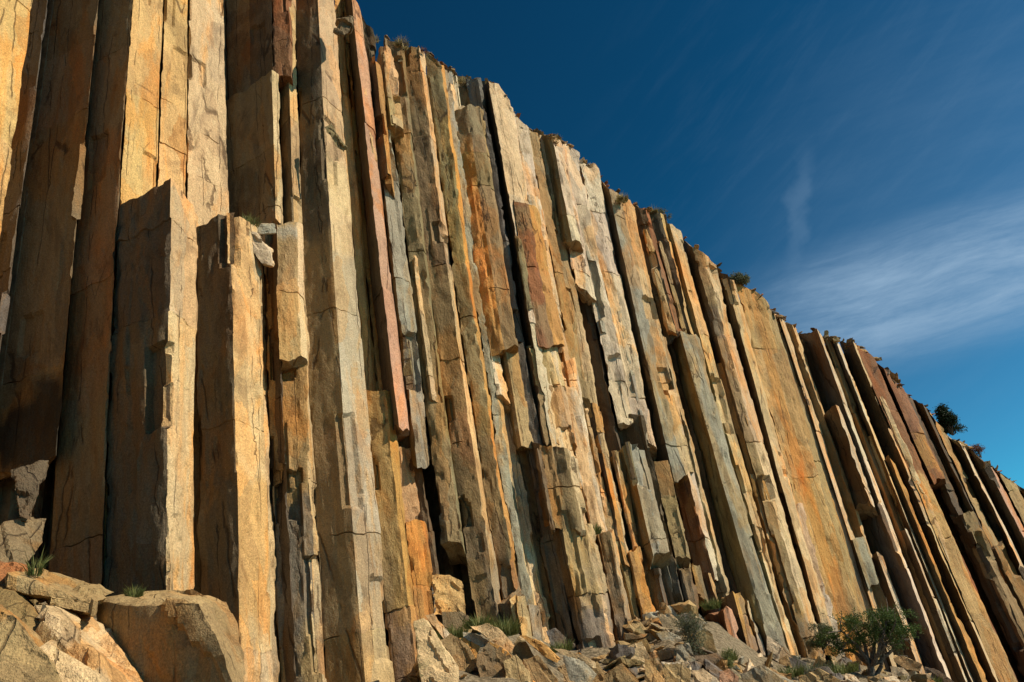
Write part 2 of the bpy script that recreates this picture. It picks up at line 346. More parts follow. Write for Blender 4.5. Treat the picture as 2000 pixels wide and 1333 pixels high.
# ------------------------------------------------------------ stone columns
def mixc(a, b, t): return a*(1-t)+b*t
NCOL = [0]; TOPS = []
def column(yr, pts, yt, yb, cols, label, bands=(), rough=1.0, name='stone_column', cat='rock column', group='stone columns of the cliff', tilt=None, back=None, joints=True, bark=0):
    NCOL[0] += 1; seed = NCOL[0]*7+3; rs = np.random.RandomState(seed)
    pts = [(float(a.split(':')[0]), float(a.split(':')[1])) for a in pts.split()]
    u = np.array([inv_guide(x, yr) for x, e in pts]); e = np.array([e for x, e in pts]); uc = u.mean(); Rc = float(Rw(uc))
    wpx = u[-1]-u[0]
    R = Rc*(1+e/1500)
    ia = int(np.argmin(e)); Ra = R[ia]
    full_top = yt is None
    zt = float(z_at(u[ia], ytop_px(u[ia]), Ra))+rs.uniform(-.12, .10)*Rc/20 if full_top else float(z_at(u[ia], yt, Ra))
    zb_g = float(zbase(uc))-1.0
    zb = zb_g-.3 if yb is None else float(z_at(u[ia], yb, Ra))
    if full_top and Rc != Ra: zt = zt + 0
    H = zt-zb
    bk = back if back else max(70, wpx*.9)
    fu = list(u); fR = list(R)
    inset = wpx*.12
    vu = fu+[u[-1]-inset, u[0]+inset]; vR = fR+[Rc*(1+(e[-1]+bk)/1500), Rc*(1+(e[0]+bk)/1500)]
    n = len(vu); px = Rc/768.*1.05            # metres per render pixel
    nf = len(fu)-1                             # front faces
    # perimeter samples
    SU_, SR_, side = [], [], []
    for i in range(n):
        j = (i+1) % n
        if i < nf: cnt = int(np.clip(abs(vu[j]-vu[i])*.512/2.2 + abs(vR[j]-vR[i])/px/12, 3, 46))
        else: cnt = 4
        for k in range(cnt):
            t = k/cnt; SU_.append(mixc(vu[i], vu[j], t)); SR_.append(mixc(vR[i], vR[j], t)); side.append(i)
    SU_ = np.array(SU_); SR_ = np.array(SR_); side = np.array(side); m = len(SU_)
    # rows: finer where the camera sees them
    ztf = float(z_at(u[ia], -40, Ra)); vis_top = min(zt, max(ztf, zb+.5*H*0))
    lo = max(zb, float(z_at(u[ia], 1400, Ra)))
    rows = [zb]
    if lo > zb+.3: rows += list(np.linspace(zb, lo, 4)[1:])
    hi = min(zt, ztf) if ztf > lo else zt
    nr = int(np.clip((hi-lo)/(px*3.2), 5, 230)); rows += list(np.linspace(lo, hi, nr)[1:])
    if zt > hi+.3: rows += list(np.linspace(hi, zt, max(3, int((zt-hi)/.5)))[1:])
    rows = np.array(rows)
    # cross joints
    jz = []
    if joints:
        z = zb+rs.uniform(.5, 2.5)*(Rc/18)**.5
        while z < zt-.4: jz.append(z); z += rs.uniform(1.2, 6.5)*(Rc/18)**.4
    g = .018*(Rc/16)
    add = []
    for z in jz: add += [z-g, z, z+g]
    rows = np.unique(np.concatenate([rows, add])) if add else rows
    k = len(rows); T = (rows-zb)/H
    Zr = np.broadcast_to(rows[:, None], (k, m)).copy(); Ur = np.broadcast_to(SU_, (k, m)); Rr = np.broadcast_to(SR_, (k, m))
    B = P(Ur, Rr, Zr, Ra)
    # outward normals per perimeter sample (plan)
    mid = B[k//2, :, :2]; nx = np.roll(mid, -1, 0)-np.roll(mid, 1, 0); nrm = np.stack([nx[:, 1], -nx[:, 0]], -1); nrm /= np.linalg.norm(nrm, axis=1)[:, None]+1e-9
    cen = mid.mean(0)
    if ((mid-cen)*nrm).sum() < 0: nrm = -nrm
    seg = np.linalg.norm(np.roll(mid, -1, 0)-mid, axis=1); s = np.concatenate([[0], np.cumsum(seg)[:-1]])
    Sg = np.broadcast_to(s, (k, m)); sc = (Rc/15)**.3
    # corner distance (front corners)
    cs = [s[np.where(side == i)[0][0]] for i in range(0, nf+1)]
    cd = np.min([np.abs(s-c_) for c_ in cs], 0)
    D = .03*sc*fbm(np.stack([Sg*.8/sc+seed*3.1, Zr*.28/sc, 0*Zr], -1), seed, 3)*rough
    D += .016*sc*fbm(np.stack([Sg*5/sc, Zr*1.6/sc, 0*Zr+seed], -1), seed+5, 3)*rough
    wrp = .15*fbm(np.stack([Sg*2/sc, Zr*1.1/sc, 0*Zr+9], -1), seed+9, 3)
    fc = facets(Sg/sc+wrp, Zr/sc+wrp*2, .55, 1.5, seed); D += .026*sc*np.where(np.abs(fc) > .25, fc, .25*np.sign(fc)*0+fc*.3)*rough
    fc2 = facets(Sg/sc+wrp, Zr/sc, .22, .5, seed+40); D -= .05*sc*np.clip(fc2-.55, 0, 1)*rough
    wob = .10*fbm(np.stack([Zr*.7/sc, Sg*.6, 0*Zr+seed], -1), seed+31, 3)
    bv, bt = bricks(Sg/sc+wob*.35+seed*.37, Zr/sc+wob, .30, 2.6, seed+50, .16); D += sc*rough*(.055*np.clip(bv-.45, 0, 1)+bt*.35)
    bv, bt = bricks(Sg/sc+wob*.3+seed*.11, Zr/sc+wob*1.5, .52, 1.3, seed+60, .1); D -= sc*rough*.16*(bv > .935)*np.clip(.4+bv, 0, 1)
    D += .010*sc*rough*fbm(np.stack([Sg*14/sc, Zr*3.5/sc, 0*Zr+seed], -1), seed+33, 3)
    if bark: D += .03*bark*fbm(np.stack([Sg*5.5, Zr*1.5, 0*Zr+seed], -1), seed+35, 4)*(side == 0)[None]
    foot = np.clip(1-(Zr-zb_g-1.3)/3.5, 0, 1)*(1 if 800 < uc < 1520 else 0)
    bv, bt = bricks(Sg/sc+wob*.5, Zr/sc+wob*1.5, .42, .8, seed+70, .25); D += foot*sc*(.13*(bv-.6)+bt*.5)
    # chipped arrises
    chip = facets(Zr/sc*1.0, 0*Zr, .42, 1.0, seed+77)*.5+.5*vnoise(np.stack([Zr*2.3/sc, 0*Zr+seed, Sg*.5], -1), seed)
    D -= np.clip(chip-.12, 0, 1)*.11*sc*rough*np.clip(1-cd/(.07*sc), 0, 1)[None, :]
    ce = np.minimum(np.abs(s-cs[0]), np.abs(s-cs[-1])); D -= .022*sc*np.clip(1-ce/(.04*sc), 0, 1)[None, :]
    # joints: grooves and small shifts of every block
    shift = np.zeros((k, 2)); cur = rs.uniform(-1, 1, 2)*.0
    bounds = [zb-9]+jz+[zt+9]; groove = np.zeros(k)
    for q in range(len(bounds)-1):
        mm = (rows >= bounds[q]) & (rows < bounds[q+1]); shift[mm] = rs.uniform(-1, 1, 2)*.014*sc
    for z in jz: groove[np.abs(rows-z) < g*.5] = 1
    gsel = np.clip(fbm(np.stack([Sg*1.6, Zr*.9, 0*Zr+seed], -1), seed+3, 2)*2.2+.1, 0, 1)
    D -= groove[:, None]*.05*sc*gsel
    front = (side <= nf)
    D *= np.where(front, 1, .5)[None, :]
    V = B.copy(); V[..., 0] += nrm[None, :, 0]*D + shift[:, 0:1]; V[..., 1] += nrm[None, :, 1]*D + shift[:, 1:2]
    # arris wander, so outlines are not ruled lines
    wl = .016*sc*fbm(np.stack([Zr*.5/sc, 0*Zr+seed*1.7, 0*Zr], -1), seed+8, 4)
    tang = np.array([nrm[:, 1], -nrm[:, 0]]).T; V[..., :2] += wl[..., None]*tang[None]
    # irregular top and bottom
    tl = rs.uniform(-.35, .35, 2) if tilt is None else np.array(tilt)
    rel = (B[..., :2]-cen[None, None])
    tn = .10*sc*fbm(np.stack([rel[..., 0]*2.5, rel[..., 1]*2.5, 0*Zr+seed], -1), seed+2, 3)
    offt = (rel@tl)*.7+tn; offb = (rel@rs.uniform(-.5, .5, 2))*.8+tn*1.4
    tz = .8*sc; extra_t = 0
    if full_top:
        uq = np.array([float(z_at(a_, ytop_px(a_), b_)) for a_, b_ in zip(np.linspace(u[0], u[-1], 7), np.interp(np.linspace(u[0], u[-1], 7), u, R))])
        extra_t = np.clip((np.interp(np.clip(SU_, u[0], u[-1]), np.linspace(u[0], u[-1], 7), uq)-zt)*.8, -2.2*sc, 1.2*sc)[None, :]; tz = max(tz, 1.5*float(np.abs(extra_t).max())); offt = offt*.6+extra_t
    wt = np.clip((rows-(zt-tz))/tz, 0, 1)[:, None]; wb = np.clip(((zb+.8*sc)-rows)/(.8*sc), 0, 1)[:, None] if yb is not None else 0
    V[..., 2] += offt*wt+offb*wb
    jt = .05*sc*fbm(np.stack([Sg*3.5, Zr*.6, 0*Zr], -1), seed+4, 3); V[..., 2] += jt*(1-wt)
    # faces
    idx = np.arange(k*m).reshape(k, m); nxt = np.roll(idx, -1, 1)
    f = np.stack([idx[:-1], nxt[:-1], nxt[1:], idx[1:]], -1).reshape(-1, 4).tolist()
    verts = V.reshape(-1, 3)
    caps = []; capv = []
    for r_, top in ((k-1, True), (0, False)):
        ring = V[r_]; cc = ring.mean(0); base_i = len(verts)+sum(len(c_) for c_ in capv)
        inner = cc+(ring-cc)*.55; inner[:, 2] += .05*sc*rs.randn(m)*.5
        capv.append(np.concatenate([inner, [cc+[0, 0, (.04 if top else -.02)*sc]]])); c0 = base_i+m
        for j in range(m):
            j2 = (j+1) % m; a, b = int(idx[r_, j]), int(idx[r_, j2]); ii, i2 = base_i+j, base_i+j2
            q1 = [a, b, i2, ii]; q2 = [ii, i2, c0]
            if not top: q1.reverse(); q2.reverse()
            caps += [q1, q2]
    verts = np.concatenate([verts]+capv)
    # colours
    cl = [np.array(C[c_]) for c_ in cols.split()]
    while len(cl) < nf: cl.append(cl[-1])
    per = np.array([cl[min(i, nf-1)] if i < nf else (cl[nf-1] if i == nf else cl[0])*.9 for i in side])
    fcx = np.broadcast_to(per[None], (k-1, m, 3)).copy()
    zc = (rows[:-1]+rows[1:])/2; ZC = np.broadcast_to(zc[:, None], (k-1, m)); SC = Sg[:-1]
    nz = fbm(np.stack([SC*1.6, ZC*.9, 0*ZC+seed], -1), seed+21, 4)
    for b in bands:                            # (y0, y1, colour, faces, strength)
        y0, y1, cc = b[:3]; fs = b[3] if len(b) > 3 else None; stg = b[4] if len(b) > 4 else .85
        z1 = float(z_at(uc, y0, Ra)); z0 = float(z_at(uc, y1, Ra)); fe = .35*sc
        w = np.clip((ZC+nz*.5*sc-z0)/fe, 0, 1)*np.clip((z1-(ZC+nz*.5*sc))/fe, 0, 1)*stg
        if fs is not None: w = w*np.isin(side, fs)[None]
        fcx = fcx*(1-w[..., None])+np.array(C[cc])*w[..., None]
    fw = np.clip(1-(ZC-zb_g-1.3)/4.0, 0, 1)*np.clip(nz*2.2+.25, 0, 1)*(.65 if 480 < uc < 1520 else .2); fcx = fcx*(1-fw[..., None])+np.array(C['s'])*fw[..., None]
    # every block between joints weathers a little differently
    for q in range(len(bounds)-1):
        mm = (zc >= bounds[q]) & (zc < bounds[q+1]); fcx[mm] *= rs.uniform(.90, 1.10)*(1+rs.uniform(-.06, .06, 3)*np.array([.4, .6, 1]))
    fcl = np.clip(fcx.reshape(-1, 3), .02, .85)
    capc = np.tile(per.mean(0)*.95, (len(caps), 1))
    org = B[0].mean(0)
    if full_top: TOPS.append((uc, wpx, Ra, Rc, float(V[-1, :, 2].mean()), V[-1].mean(0), V[-1][side < nf]))
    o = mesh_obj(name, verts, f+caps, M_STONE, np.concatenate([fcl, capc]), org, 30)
    tag(o, label, cat, group, 'thing'); return o

N = None
COLS = [  # dark left faces and pale right ones carry sun and shade in colour
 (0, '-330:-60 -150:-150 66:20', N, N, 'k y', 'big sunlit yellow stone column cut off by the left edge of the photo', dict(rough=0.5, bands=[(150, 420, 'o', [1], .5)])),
 (0, '60:160 95:115', N, 860, 's', 'narrow near-black shaded column between the yellow edge column and the wide brown ones', dict(rough=0.5, bands=[(700, 900, 'n')])),  # strip of cast shade made as a dark column, near-black low down
 (0, '92:185 194:42', N, 885, 'b', 'wide shaded brown column ending above the dark hollow at lower left', dict(rough=0.45, bands=[(740, 900, 'n', None, .95)])),  # near-black band paints the hollow's shade onto its lower end
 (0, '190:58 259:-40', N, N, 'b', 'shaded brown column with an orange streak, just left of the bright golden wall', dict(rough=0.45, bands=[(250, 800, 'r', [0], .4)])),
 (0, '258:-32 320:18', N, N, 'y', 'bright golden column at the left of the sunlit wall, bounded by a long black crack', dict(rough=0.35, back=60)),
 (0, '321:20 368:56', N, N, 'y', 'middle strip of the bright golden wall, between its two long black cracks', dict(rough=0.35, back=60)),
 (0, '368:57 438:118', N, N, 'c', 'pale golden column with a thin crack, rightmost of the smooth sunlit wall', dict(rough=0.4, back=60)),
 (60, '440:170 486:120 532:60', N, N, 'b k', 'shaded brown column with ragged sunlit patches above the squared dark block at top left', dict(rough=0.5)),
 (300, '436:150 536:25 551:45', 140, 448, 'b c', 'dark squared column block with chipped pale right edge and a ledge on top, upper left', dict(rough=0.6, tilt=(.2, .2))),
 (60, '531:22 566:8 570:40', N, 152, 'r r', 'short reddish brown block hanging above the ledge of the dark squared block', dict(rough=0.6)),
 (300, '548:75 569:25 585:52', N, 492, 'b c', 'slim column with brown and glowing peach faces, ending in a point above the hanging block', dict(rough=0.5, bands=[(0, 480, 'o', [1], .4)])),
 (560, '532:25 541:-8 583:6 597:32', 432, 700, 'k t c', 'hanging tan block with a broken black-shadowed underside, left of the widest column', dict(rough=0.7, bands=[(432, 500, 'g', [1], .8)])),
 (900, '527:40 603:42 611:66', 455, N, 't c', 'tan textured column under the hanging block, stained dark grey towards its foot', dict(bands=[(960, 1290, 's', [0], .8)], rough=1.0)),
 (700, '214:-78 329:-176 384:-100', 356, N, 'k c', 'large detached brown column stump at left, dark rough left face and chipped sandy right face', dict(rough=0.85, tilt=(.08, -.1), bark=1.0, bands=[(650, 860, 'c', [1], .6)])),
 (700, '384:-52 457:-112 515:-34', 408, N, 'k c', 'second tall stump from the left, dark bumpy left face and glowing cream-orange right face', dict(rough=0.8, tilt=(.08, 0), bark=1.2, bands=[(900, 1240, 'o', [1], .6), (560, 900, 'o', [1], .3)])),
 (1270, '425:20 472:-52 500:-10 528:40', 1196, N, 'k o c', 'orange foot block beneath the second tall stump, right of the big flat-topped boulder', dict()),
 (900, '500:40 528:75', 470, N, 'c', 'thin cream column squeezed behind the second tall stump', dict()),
 (600, '500:120 545:85', N, N, 'k', 'black recessed column in the gap left of the hanging tan block', dict()),  # dark tone paints the shade of the gap
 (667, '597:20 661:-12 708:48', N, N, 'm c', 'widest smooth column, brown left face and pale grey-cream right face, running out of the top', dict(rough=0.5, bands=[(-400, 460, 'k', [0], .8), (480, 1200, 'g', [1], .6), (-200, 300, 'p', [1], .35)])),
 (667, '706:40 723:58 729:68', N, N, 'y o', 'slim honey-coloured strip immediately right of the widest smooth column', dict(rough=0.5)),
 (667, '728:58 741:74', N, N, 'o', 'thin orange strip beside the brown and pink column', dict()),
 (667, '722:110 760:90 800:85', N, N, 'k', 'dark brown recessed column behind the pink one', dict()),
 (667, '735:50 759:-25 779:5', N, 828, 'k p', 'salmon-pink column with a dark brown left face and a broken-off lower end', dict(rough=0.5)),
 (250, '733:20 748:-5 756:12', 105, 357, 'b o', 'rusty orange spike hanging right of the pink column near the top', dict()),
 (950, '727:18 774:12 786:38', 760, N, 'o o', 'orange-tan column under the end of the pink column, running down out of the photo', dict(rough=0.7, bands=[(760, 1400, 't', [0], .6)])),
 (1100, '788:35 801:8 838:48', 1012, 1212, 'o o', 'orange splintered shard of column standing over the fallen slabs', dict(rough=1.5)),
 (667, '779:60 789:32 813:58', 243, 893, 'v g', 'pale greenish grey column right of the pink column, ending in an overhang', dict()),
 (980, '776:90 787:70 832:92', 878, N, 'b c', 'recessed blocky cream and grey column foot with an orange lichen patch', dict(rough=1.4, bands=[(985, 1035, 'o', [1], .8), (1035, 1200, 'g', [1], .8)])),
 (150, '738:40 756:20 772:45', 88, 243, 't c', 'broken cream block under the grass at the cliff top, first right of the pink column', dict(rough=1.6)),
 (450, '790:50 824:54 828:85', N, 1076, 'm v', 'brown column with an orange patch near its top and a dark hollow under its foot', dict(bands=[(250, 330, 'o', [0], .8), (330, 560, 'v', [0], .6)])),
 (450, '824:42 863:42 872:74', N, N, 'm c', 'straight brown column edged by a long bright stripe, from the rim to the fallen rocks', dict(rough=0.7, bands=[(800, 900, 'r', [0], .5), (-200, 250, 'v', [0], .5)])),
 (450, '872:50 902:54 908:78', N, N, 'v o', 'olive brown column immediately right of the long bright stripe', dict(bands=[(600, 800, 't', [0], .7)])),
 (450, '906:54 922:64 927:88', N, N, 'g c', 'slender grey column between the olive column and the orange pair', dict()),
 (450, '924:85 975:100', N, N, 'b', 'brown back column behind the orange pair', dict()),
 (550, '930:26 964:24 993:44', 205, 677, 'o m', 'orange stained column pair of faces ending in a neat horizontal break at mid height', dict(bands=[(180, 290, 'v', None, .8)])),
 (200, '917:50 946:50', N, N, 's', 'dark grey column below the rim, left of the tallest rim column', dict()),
 (450, '968:120 1012:105', N, N, 'k', 'black shaded column in the deep gap left of the tallest rim column', dict()),  # dark fill, the gap's shade put into its colour
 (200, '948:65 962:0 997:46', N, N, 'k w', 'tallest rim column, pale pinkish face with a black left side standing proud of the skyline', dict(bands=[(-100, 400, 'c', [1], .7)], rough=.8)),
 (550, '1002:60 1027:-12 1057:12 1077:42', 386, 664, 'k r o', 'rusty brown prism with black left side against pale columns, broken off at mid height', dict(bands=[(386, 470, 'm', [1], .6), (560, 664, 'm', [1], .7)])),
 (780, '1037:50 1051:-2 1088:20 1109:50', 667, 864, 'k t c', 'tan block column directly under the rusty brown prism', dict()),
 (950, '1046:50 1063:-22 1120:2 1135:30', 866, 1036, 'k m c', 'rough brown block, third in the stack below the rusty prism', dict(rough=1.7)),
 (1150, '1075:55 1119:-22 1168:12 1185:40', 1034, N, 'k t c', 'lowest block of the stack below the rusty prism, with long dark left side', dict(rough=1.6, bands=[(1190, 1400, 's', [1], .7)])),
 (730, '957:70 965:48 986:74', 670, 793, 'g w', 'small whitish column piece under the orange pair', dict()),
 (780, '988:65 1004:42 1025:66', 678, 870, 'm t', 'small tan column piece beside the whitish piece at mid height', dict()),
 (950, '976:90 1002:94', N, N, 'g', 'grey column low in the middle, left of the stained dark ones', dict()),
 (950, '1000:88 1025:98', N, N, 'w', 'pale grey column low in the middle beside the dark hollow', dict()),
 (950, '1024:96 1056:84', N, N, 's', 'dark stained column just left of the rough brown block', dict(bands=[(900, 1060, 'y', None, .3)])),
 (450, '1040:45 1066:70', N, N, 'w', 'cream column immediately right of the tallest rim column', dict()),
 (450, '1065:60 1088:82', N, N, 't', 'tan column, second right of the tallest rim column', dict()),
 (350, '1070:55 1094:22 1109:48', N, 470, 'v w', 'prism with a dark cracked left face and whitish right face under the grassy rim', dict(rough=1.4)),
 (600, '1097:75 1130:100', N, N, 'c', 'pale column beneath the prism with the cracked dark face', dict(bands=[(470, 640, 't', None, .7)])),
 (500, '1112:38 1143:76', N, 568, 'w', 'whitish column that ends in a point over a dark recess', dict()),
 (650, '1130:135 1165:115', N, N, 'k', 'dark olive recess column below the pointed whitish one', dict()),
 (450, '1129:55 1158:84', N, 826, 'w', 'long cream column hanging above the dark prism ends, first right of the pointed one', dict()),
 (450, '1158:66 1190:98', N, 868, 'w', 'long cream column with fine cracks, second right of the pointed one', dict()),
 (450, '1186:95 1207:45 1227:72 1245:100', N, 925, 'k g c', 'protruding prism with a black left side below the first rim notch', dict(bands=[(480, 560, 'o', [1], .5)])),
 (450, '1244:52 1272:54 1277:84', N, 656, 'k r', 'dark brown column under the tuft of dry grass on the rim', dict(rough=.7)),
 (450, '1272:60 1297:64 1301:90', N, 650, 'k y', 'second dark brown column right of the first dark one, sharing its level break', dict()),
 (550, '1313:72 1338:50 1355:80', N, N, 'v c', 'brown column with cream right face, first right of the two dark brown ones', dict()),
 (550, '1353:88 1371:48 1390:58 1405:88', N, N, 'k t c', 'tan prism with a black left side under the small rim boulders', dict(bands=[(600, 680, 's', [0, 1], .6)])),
 (550, '1402:92 1419:55 1435:86', N, N, 'k c', 'narrow prism with dark left and cream right face just left of the wide orange wall', dict()),
 (550, '1434:50 1450:66 1467:86 1484:100', N, N, 'y o y', 'wide smooth orange-tan wall column below the rim bush', dict(rough=.7, bands=[(250, 700, 't', None, .5)])),
 (620, '1503:70 1526:104', N, N, 'w', 'cream column next right of the wide orange-tan wall', dict()),
 (620, '1524:88 1547:118', N, N, 'c', 'cream fluted column, second right of the wide orange-tan wall', dict()),
 (680, '1545:80 1562:74 1567:105', N, N, 'm c', 'brown fluted column just left of the black prism with the white edge', dict()),
 (800, '1303:85 1328:72 1332:95', 652, N, 'v c', 'olive column under the broken ends of the two dark brown ones', dict()),
 (800, '1330:125 1347:115', N, N, 'k', 'black gap column left of the green-grey prism', dict()),  # shade between the columns painted as a dark back column
 (800, '1340:70 1371:26 1402:62', 650, N, 'v g', 'long green-grey prism with a dark olive left side, reaching down to the rubble', dict()),
 (850, '1433:75 1464:70 1469:95', 702, N, 'm o', 'brown column with a flat broken top below the rim, left of the orange-tan wall', dict()),
 (950, '1134:50 1168:84', 700, N, 'w', 'pale scored column right of the rough brown block', dict()),
 (950, '1164:85 1190:55 1202:80', 785, 1100, 'k o', 'dark rough column with an orange edge, low in the middle of the cliff', dict(rough=1.5)),
 (950, '1197:75 1246:15 1277:50', 868, 1100, 'v g', 'hanging prism with dark olive side and smooth grey side, ending above the rubble', dict()),
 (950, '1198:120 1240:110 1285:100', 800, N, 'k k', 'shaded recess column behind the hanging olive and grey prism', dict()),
 (1000, '1281:95 1297:44 1329:58', 900, 1108, 'k t', 'tan column with a square broken lower end beside the orange one', dict()),
 (1000, '1326:75 1362:62 1379:95', 750, 1128, 'r w', 'rust-orange column with a thin white right edge above the brown stumps', dict(bands=[(750, 985, 'o', [0], .8)])),
 (1150, '1178:40 1187:16 1215:24 1222:55', 1040, N, 'k m c', 'brown column stump with grass on its top and a dark grey foot', dict(bands=[(1180, 1400, 's', [1], .85)])),
 (1150, '1218:45 1241:62', 1062, N, 'v', 'olive column stump right of the one with grass on top', dict()),
 (1150, '1232:45 1243:25 1268:58', 1072, 1212, 'o o', 'glowing orange shard of column above the pale rubble', dict()),
 (1250, '1240:45 1252:32 1284:62', 1210, N, 't c', 'pinkish tan foot block under the glowing orange shard', dict()),
 (1140, '1256:65 1290:45 1296:70', 1100, 1204, 'v k', 'short greyish stump right of the glowing orange shard', dict()),
 (1140, '1286:85 1310:70', 1095, 1200, 'g', 'pale green-grey short stump in the shade under the hanging prism', dict()),
 (1140, '1327:50 1334:34 1355:44', 1108, 1187, 'k m', 'short jointed brown stump, left one of the pair under the square-ended tan column', dict()),
 (1140, '1355:45 1377:62', 1114, 1184, 't', 'short tan stump, right one of the pair under the square-ended tan column', dict()),
 (1150, '1369:62 1393:48 1400:70', 1125, 1215, 'r c', 'small reddish cube-like stump below the rust-orange column', dict()),
 (1230, '1386:28 1421:-22 1440:20', 1192, N, 'r p', 'big reddish brown stump with speckled pink right face standing in the rubble', dict(rough=.7, tilt=(.1, .0))),
 (1230, '1424:45 1452:8 1470:38', 1165, 1300, 'k o', 'leaning stump with a bright orange right face behind the big reddish one', dict(rough=.7)),
 (1230, '1470:40 1482:58', 1170, 1300, 'w', 'thin white sliver of column against the orange-faced stump', dict()),
 (760, '1694:98 1707:38 1735:70', N, N, 'k r', 'rust-red jointed prism on the skyline at right, golden lower down, with dark left side', dict(rough=.6, bands=[(935, 1400, 'y', [1], .8)])),
 (783, '1731:98 1752:30 1777:64', N, 940, 'k r', 'second rust-red jointed prism, broken off below the skyline at right', dict(rough=.6, bands=[(840, 940, 'o', [1], .6)])),
 (1000, '1611:50 1617:44 1632:76', N, N, 'k t', 'tan fluted strip column closing the right side of the orange-tan wall', dict(rough=.7)),
 (1000, '1630:100 1645:62 1654:92', N, N, 'k c', 'narrow dark column with a cream edge, left of the two black prisms', dict(rough=.7)),
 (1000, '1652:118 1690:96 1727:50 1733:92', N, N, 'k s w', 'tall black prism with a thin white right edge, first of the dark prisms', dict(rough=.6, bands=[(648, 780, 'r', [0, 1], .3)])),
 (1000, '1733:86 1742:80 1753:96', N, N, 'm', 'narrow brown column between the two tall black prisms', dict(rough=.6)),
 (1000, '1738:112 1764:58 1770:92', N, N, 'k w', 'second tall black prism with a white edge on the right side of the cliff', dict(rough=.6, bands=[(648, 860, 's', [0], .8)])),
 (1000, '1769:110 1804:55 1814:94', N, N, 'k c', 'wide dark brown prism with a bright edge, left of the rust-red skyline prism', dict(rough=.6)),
 (1000, '1852:92 1871:74 1884:104', N, N, 'b k', 'brown column under the broken end of the second rust-red prism', dict(rough=.8)),
 (1000, '1880:100 1900:66 1906:95', N, N, 'm k', 'dark brown ribbed column left of the knobbly tan one', dict(rough=.8)),
 (1000, '1899:98 1905:58 1920:94', N, N, 'k t', 'knobbly tan column under the right part of the rim, beside the dark juniper', dict(rough=1.5)),
 (1000, '1918:102 1942:56 1947:95', N, N, 'k w', 'dark column with a thin white edge below the dark rim juniper', dict(rough=.8)),
 (1000, '1946:102 1973:56 1984:95', N, N, 'k p', 'dark column with a pinkish edge under the reddish rim brush', dict(rough=.8)),
 (1000, '1983:96 1990:64 2012:98', N, N, 'k t', 'tan column reaching the right edge of the photo', dict(rough=1.2)),
 (1100, '2062:98 2086:58 2094:95', N, N, 'k w', 'dark column low at the right edge of the photo, seen only at its foot', dict()),
 (1100, '2094:98 2118:58 2132:95', N, N, 'k t', 'last column but one at the right edge of the photo', dict()),
 (1100, '2132:98 2160:58 2175:95', N, N, 'k t', 'rightmost column, mostly cut off by the right edge of the photo', dict()),
 (1200, '1838:70 1864:44 1869:66', 905, N, 'k o', 'dark lower column with a glowing orange edge, left of the golden lit face', dict(rough=1.2)),
 (1200, '1815:78 1834:46 1839:72', 1040, N, 'k w', 'slim dark lower column with a white edge above the bottom right stones', dict(rough=.9)),
 (930, '1634:60 1682:10 1690:55', 800, 987, 'k w', 'dark prism piece with a white edge hanging in front of the black prisms', dict()),
 (1100, '1670:60 1680:44 1706:72', 1052, 1142, 'k g', 'small grey-green prism end hanging above the tree', dict()),
 (1150, '1700:72 1738:42 1749:85', 1090, N, 'k w', 'dark stump with a white right edge standing behind the tree', dict()),
 (1100, '1576:80 1600:104', 980, N, 'w', 'pale narrow column left of the tree, in front of the orange-tan wall', dict()),
 (1100, '1512:60 1535:88', 920, N, 'c', 'cream column with curled edges just left of the orange-tan wall foot', dict(rough=1.5)),
 (1100, '1898:60 1925:40 1950:80', 1000, N, 'k m', 'brown lower column at right with a rough flaking face', dict(rough=1.6)),
 (1200, '1975:62 2005:45 2030:80', 1060, N, 'k m', 'flaking brown lower column in the bottom right corner', dict(rough=1.6)),
 (1180, '969:30 1008:-28 1030:5', 1160, 1262, 'k c', 'squat broken prism among the fallen rocks with a dark left and cream right face', dict(tilt=(.3, .4))),
 (1220, '1033:12 1038:2 1061:20', 1184, 1270, 'w w', 'whitish upright fragment touching the squat broken prism', dict()),
]
for c_ in COLS: column(*c_[:6], **c_[6])
def splinters():
    rs = np.random.RandomState(5); word = dict(t='tan', c='cream', g='grey', o='orange', m='brown', w='whitish', v='olive', b='brown')
    for c_ in COLS:
        yr, pts, yt, yb, cols, label, kw = c_; pt = [tuple(map(float, a.split(':'))) for a in pts.split()]; W_ = pt[-1][0]-pt[0][0]
        uR = inv_guide(pt[-1][0], yr)
        if W_ < 26 or uR < 640 or 'recess' in label or 'wall' in label or rs.rand() < .55: continue
        t0 = yt if yt is not None else float(np.interp(pt[0][0], [700, 2000], [0, 950]))+40; b0 = yb if yb is not None else 1180
        if b0-t0 < 150: continue
        mid = rs.uniform(t0+70, b0-60); top = max(t0+12, mid-rs.uniform(60, 240)); bot = min(b0-8, mid+rs.uniform(60, 260)); w = rs.uniform(7, 15)
        x0 = rs.uniform(pt[0][0]+2, pt[-1][0]-w-1); e = float(np.interp(x0+w*.5, [p[0] for p in pt], [p[1] for p in pt]))
        # shift the reference to the row where the column was measured
        k = rs.choice(list('tcgomwvb')); short = ' '.join(label.split(',')[0].split()[:9])
        column(yr, '%.1f:%.1f %.1f:%.1f %.1f:%.1f' % (x0, e+4, x0+w*.35, e-4, x0+w, e+4), top, bot, k+' '+rs.choice(list('ct'+k)), 'slim '+word[k]+' splinter on the '+short, rough=1.2, name='column_splinter', cat='rock splinter', group='splinters clinging to the columns', back=24)
splinters()

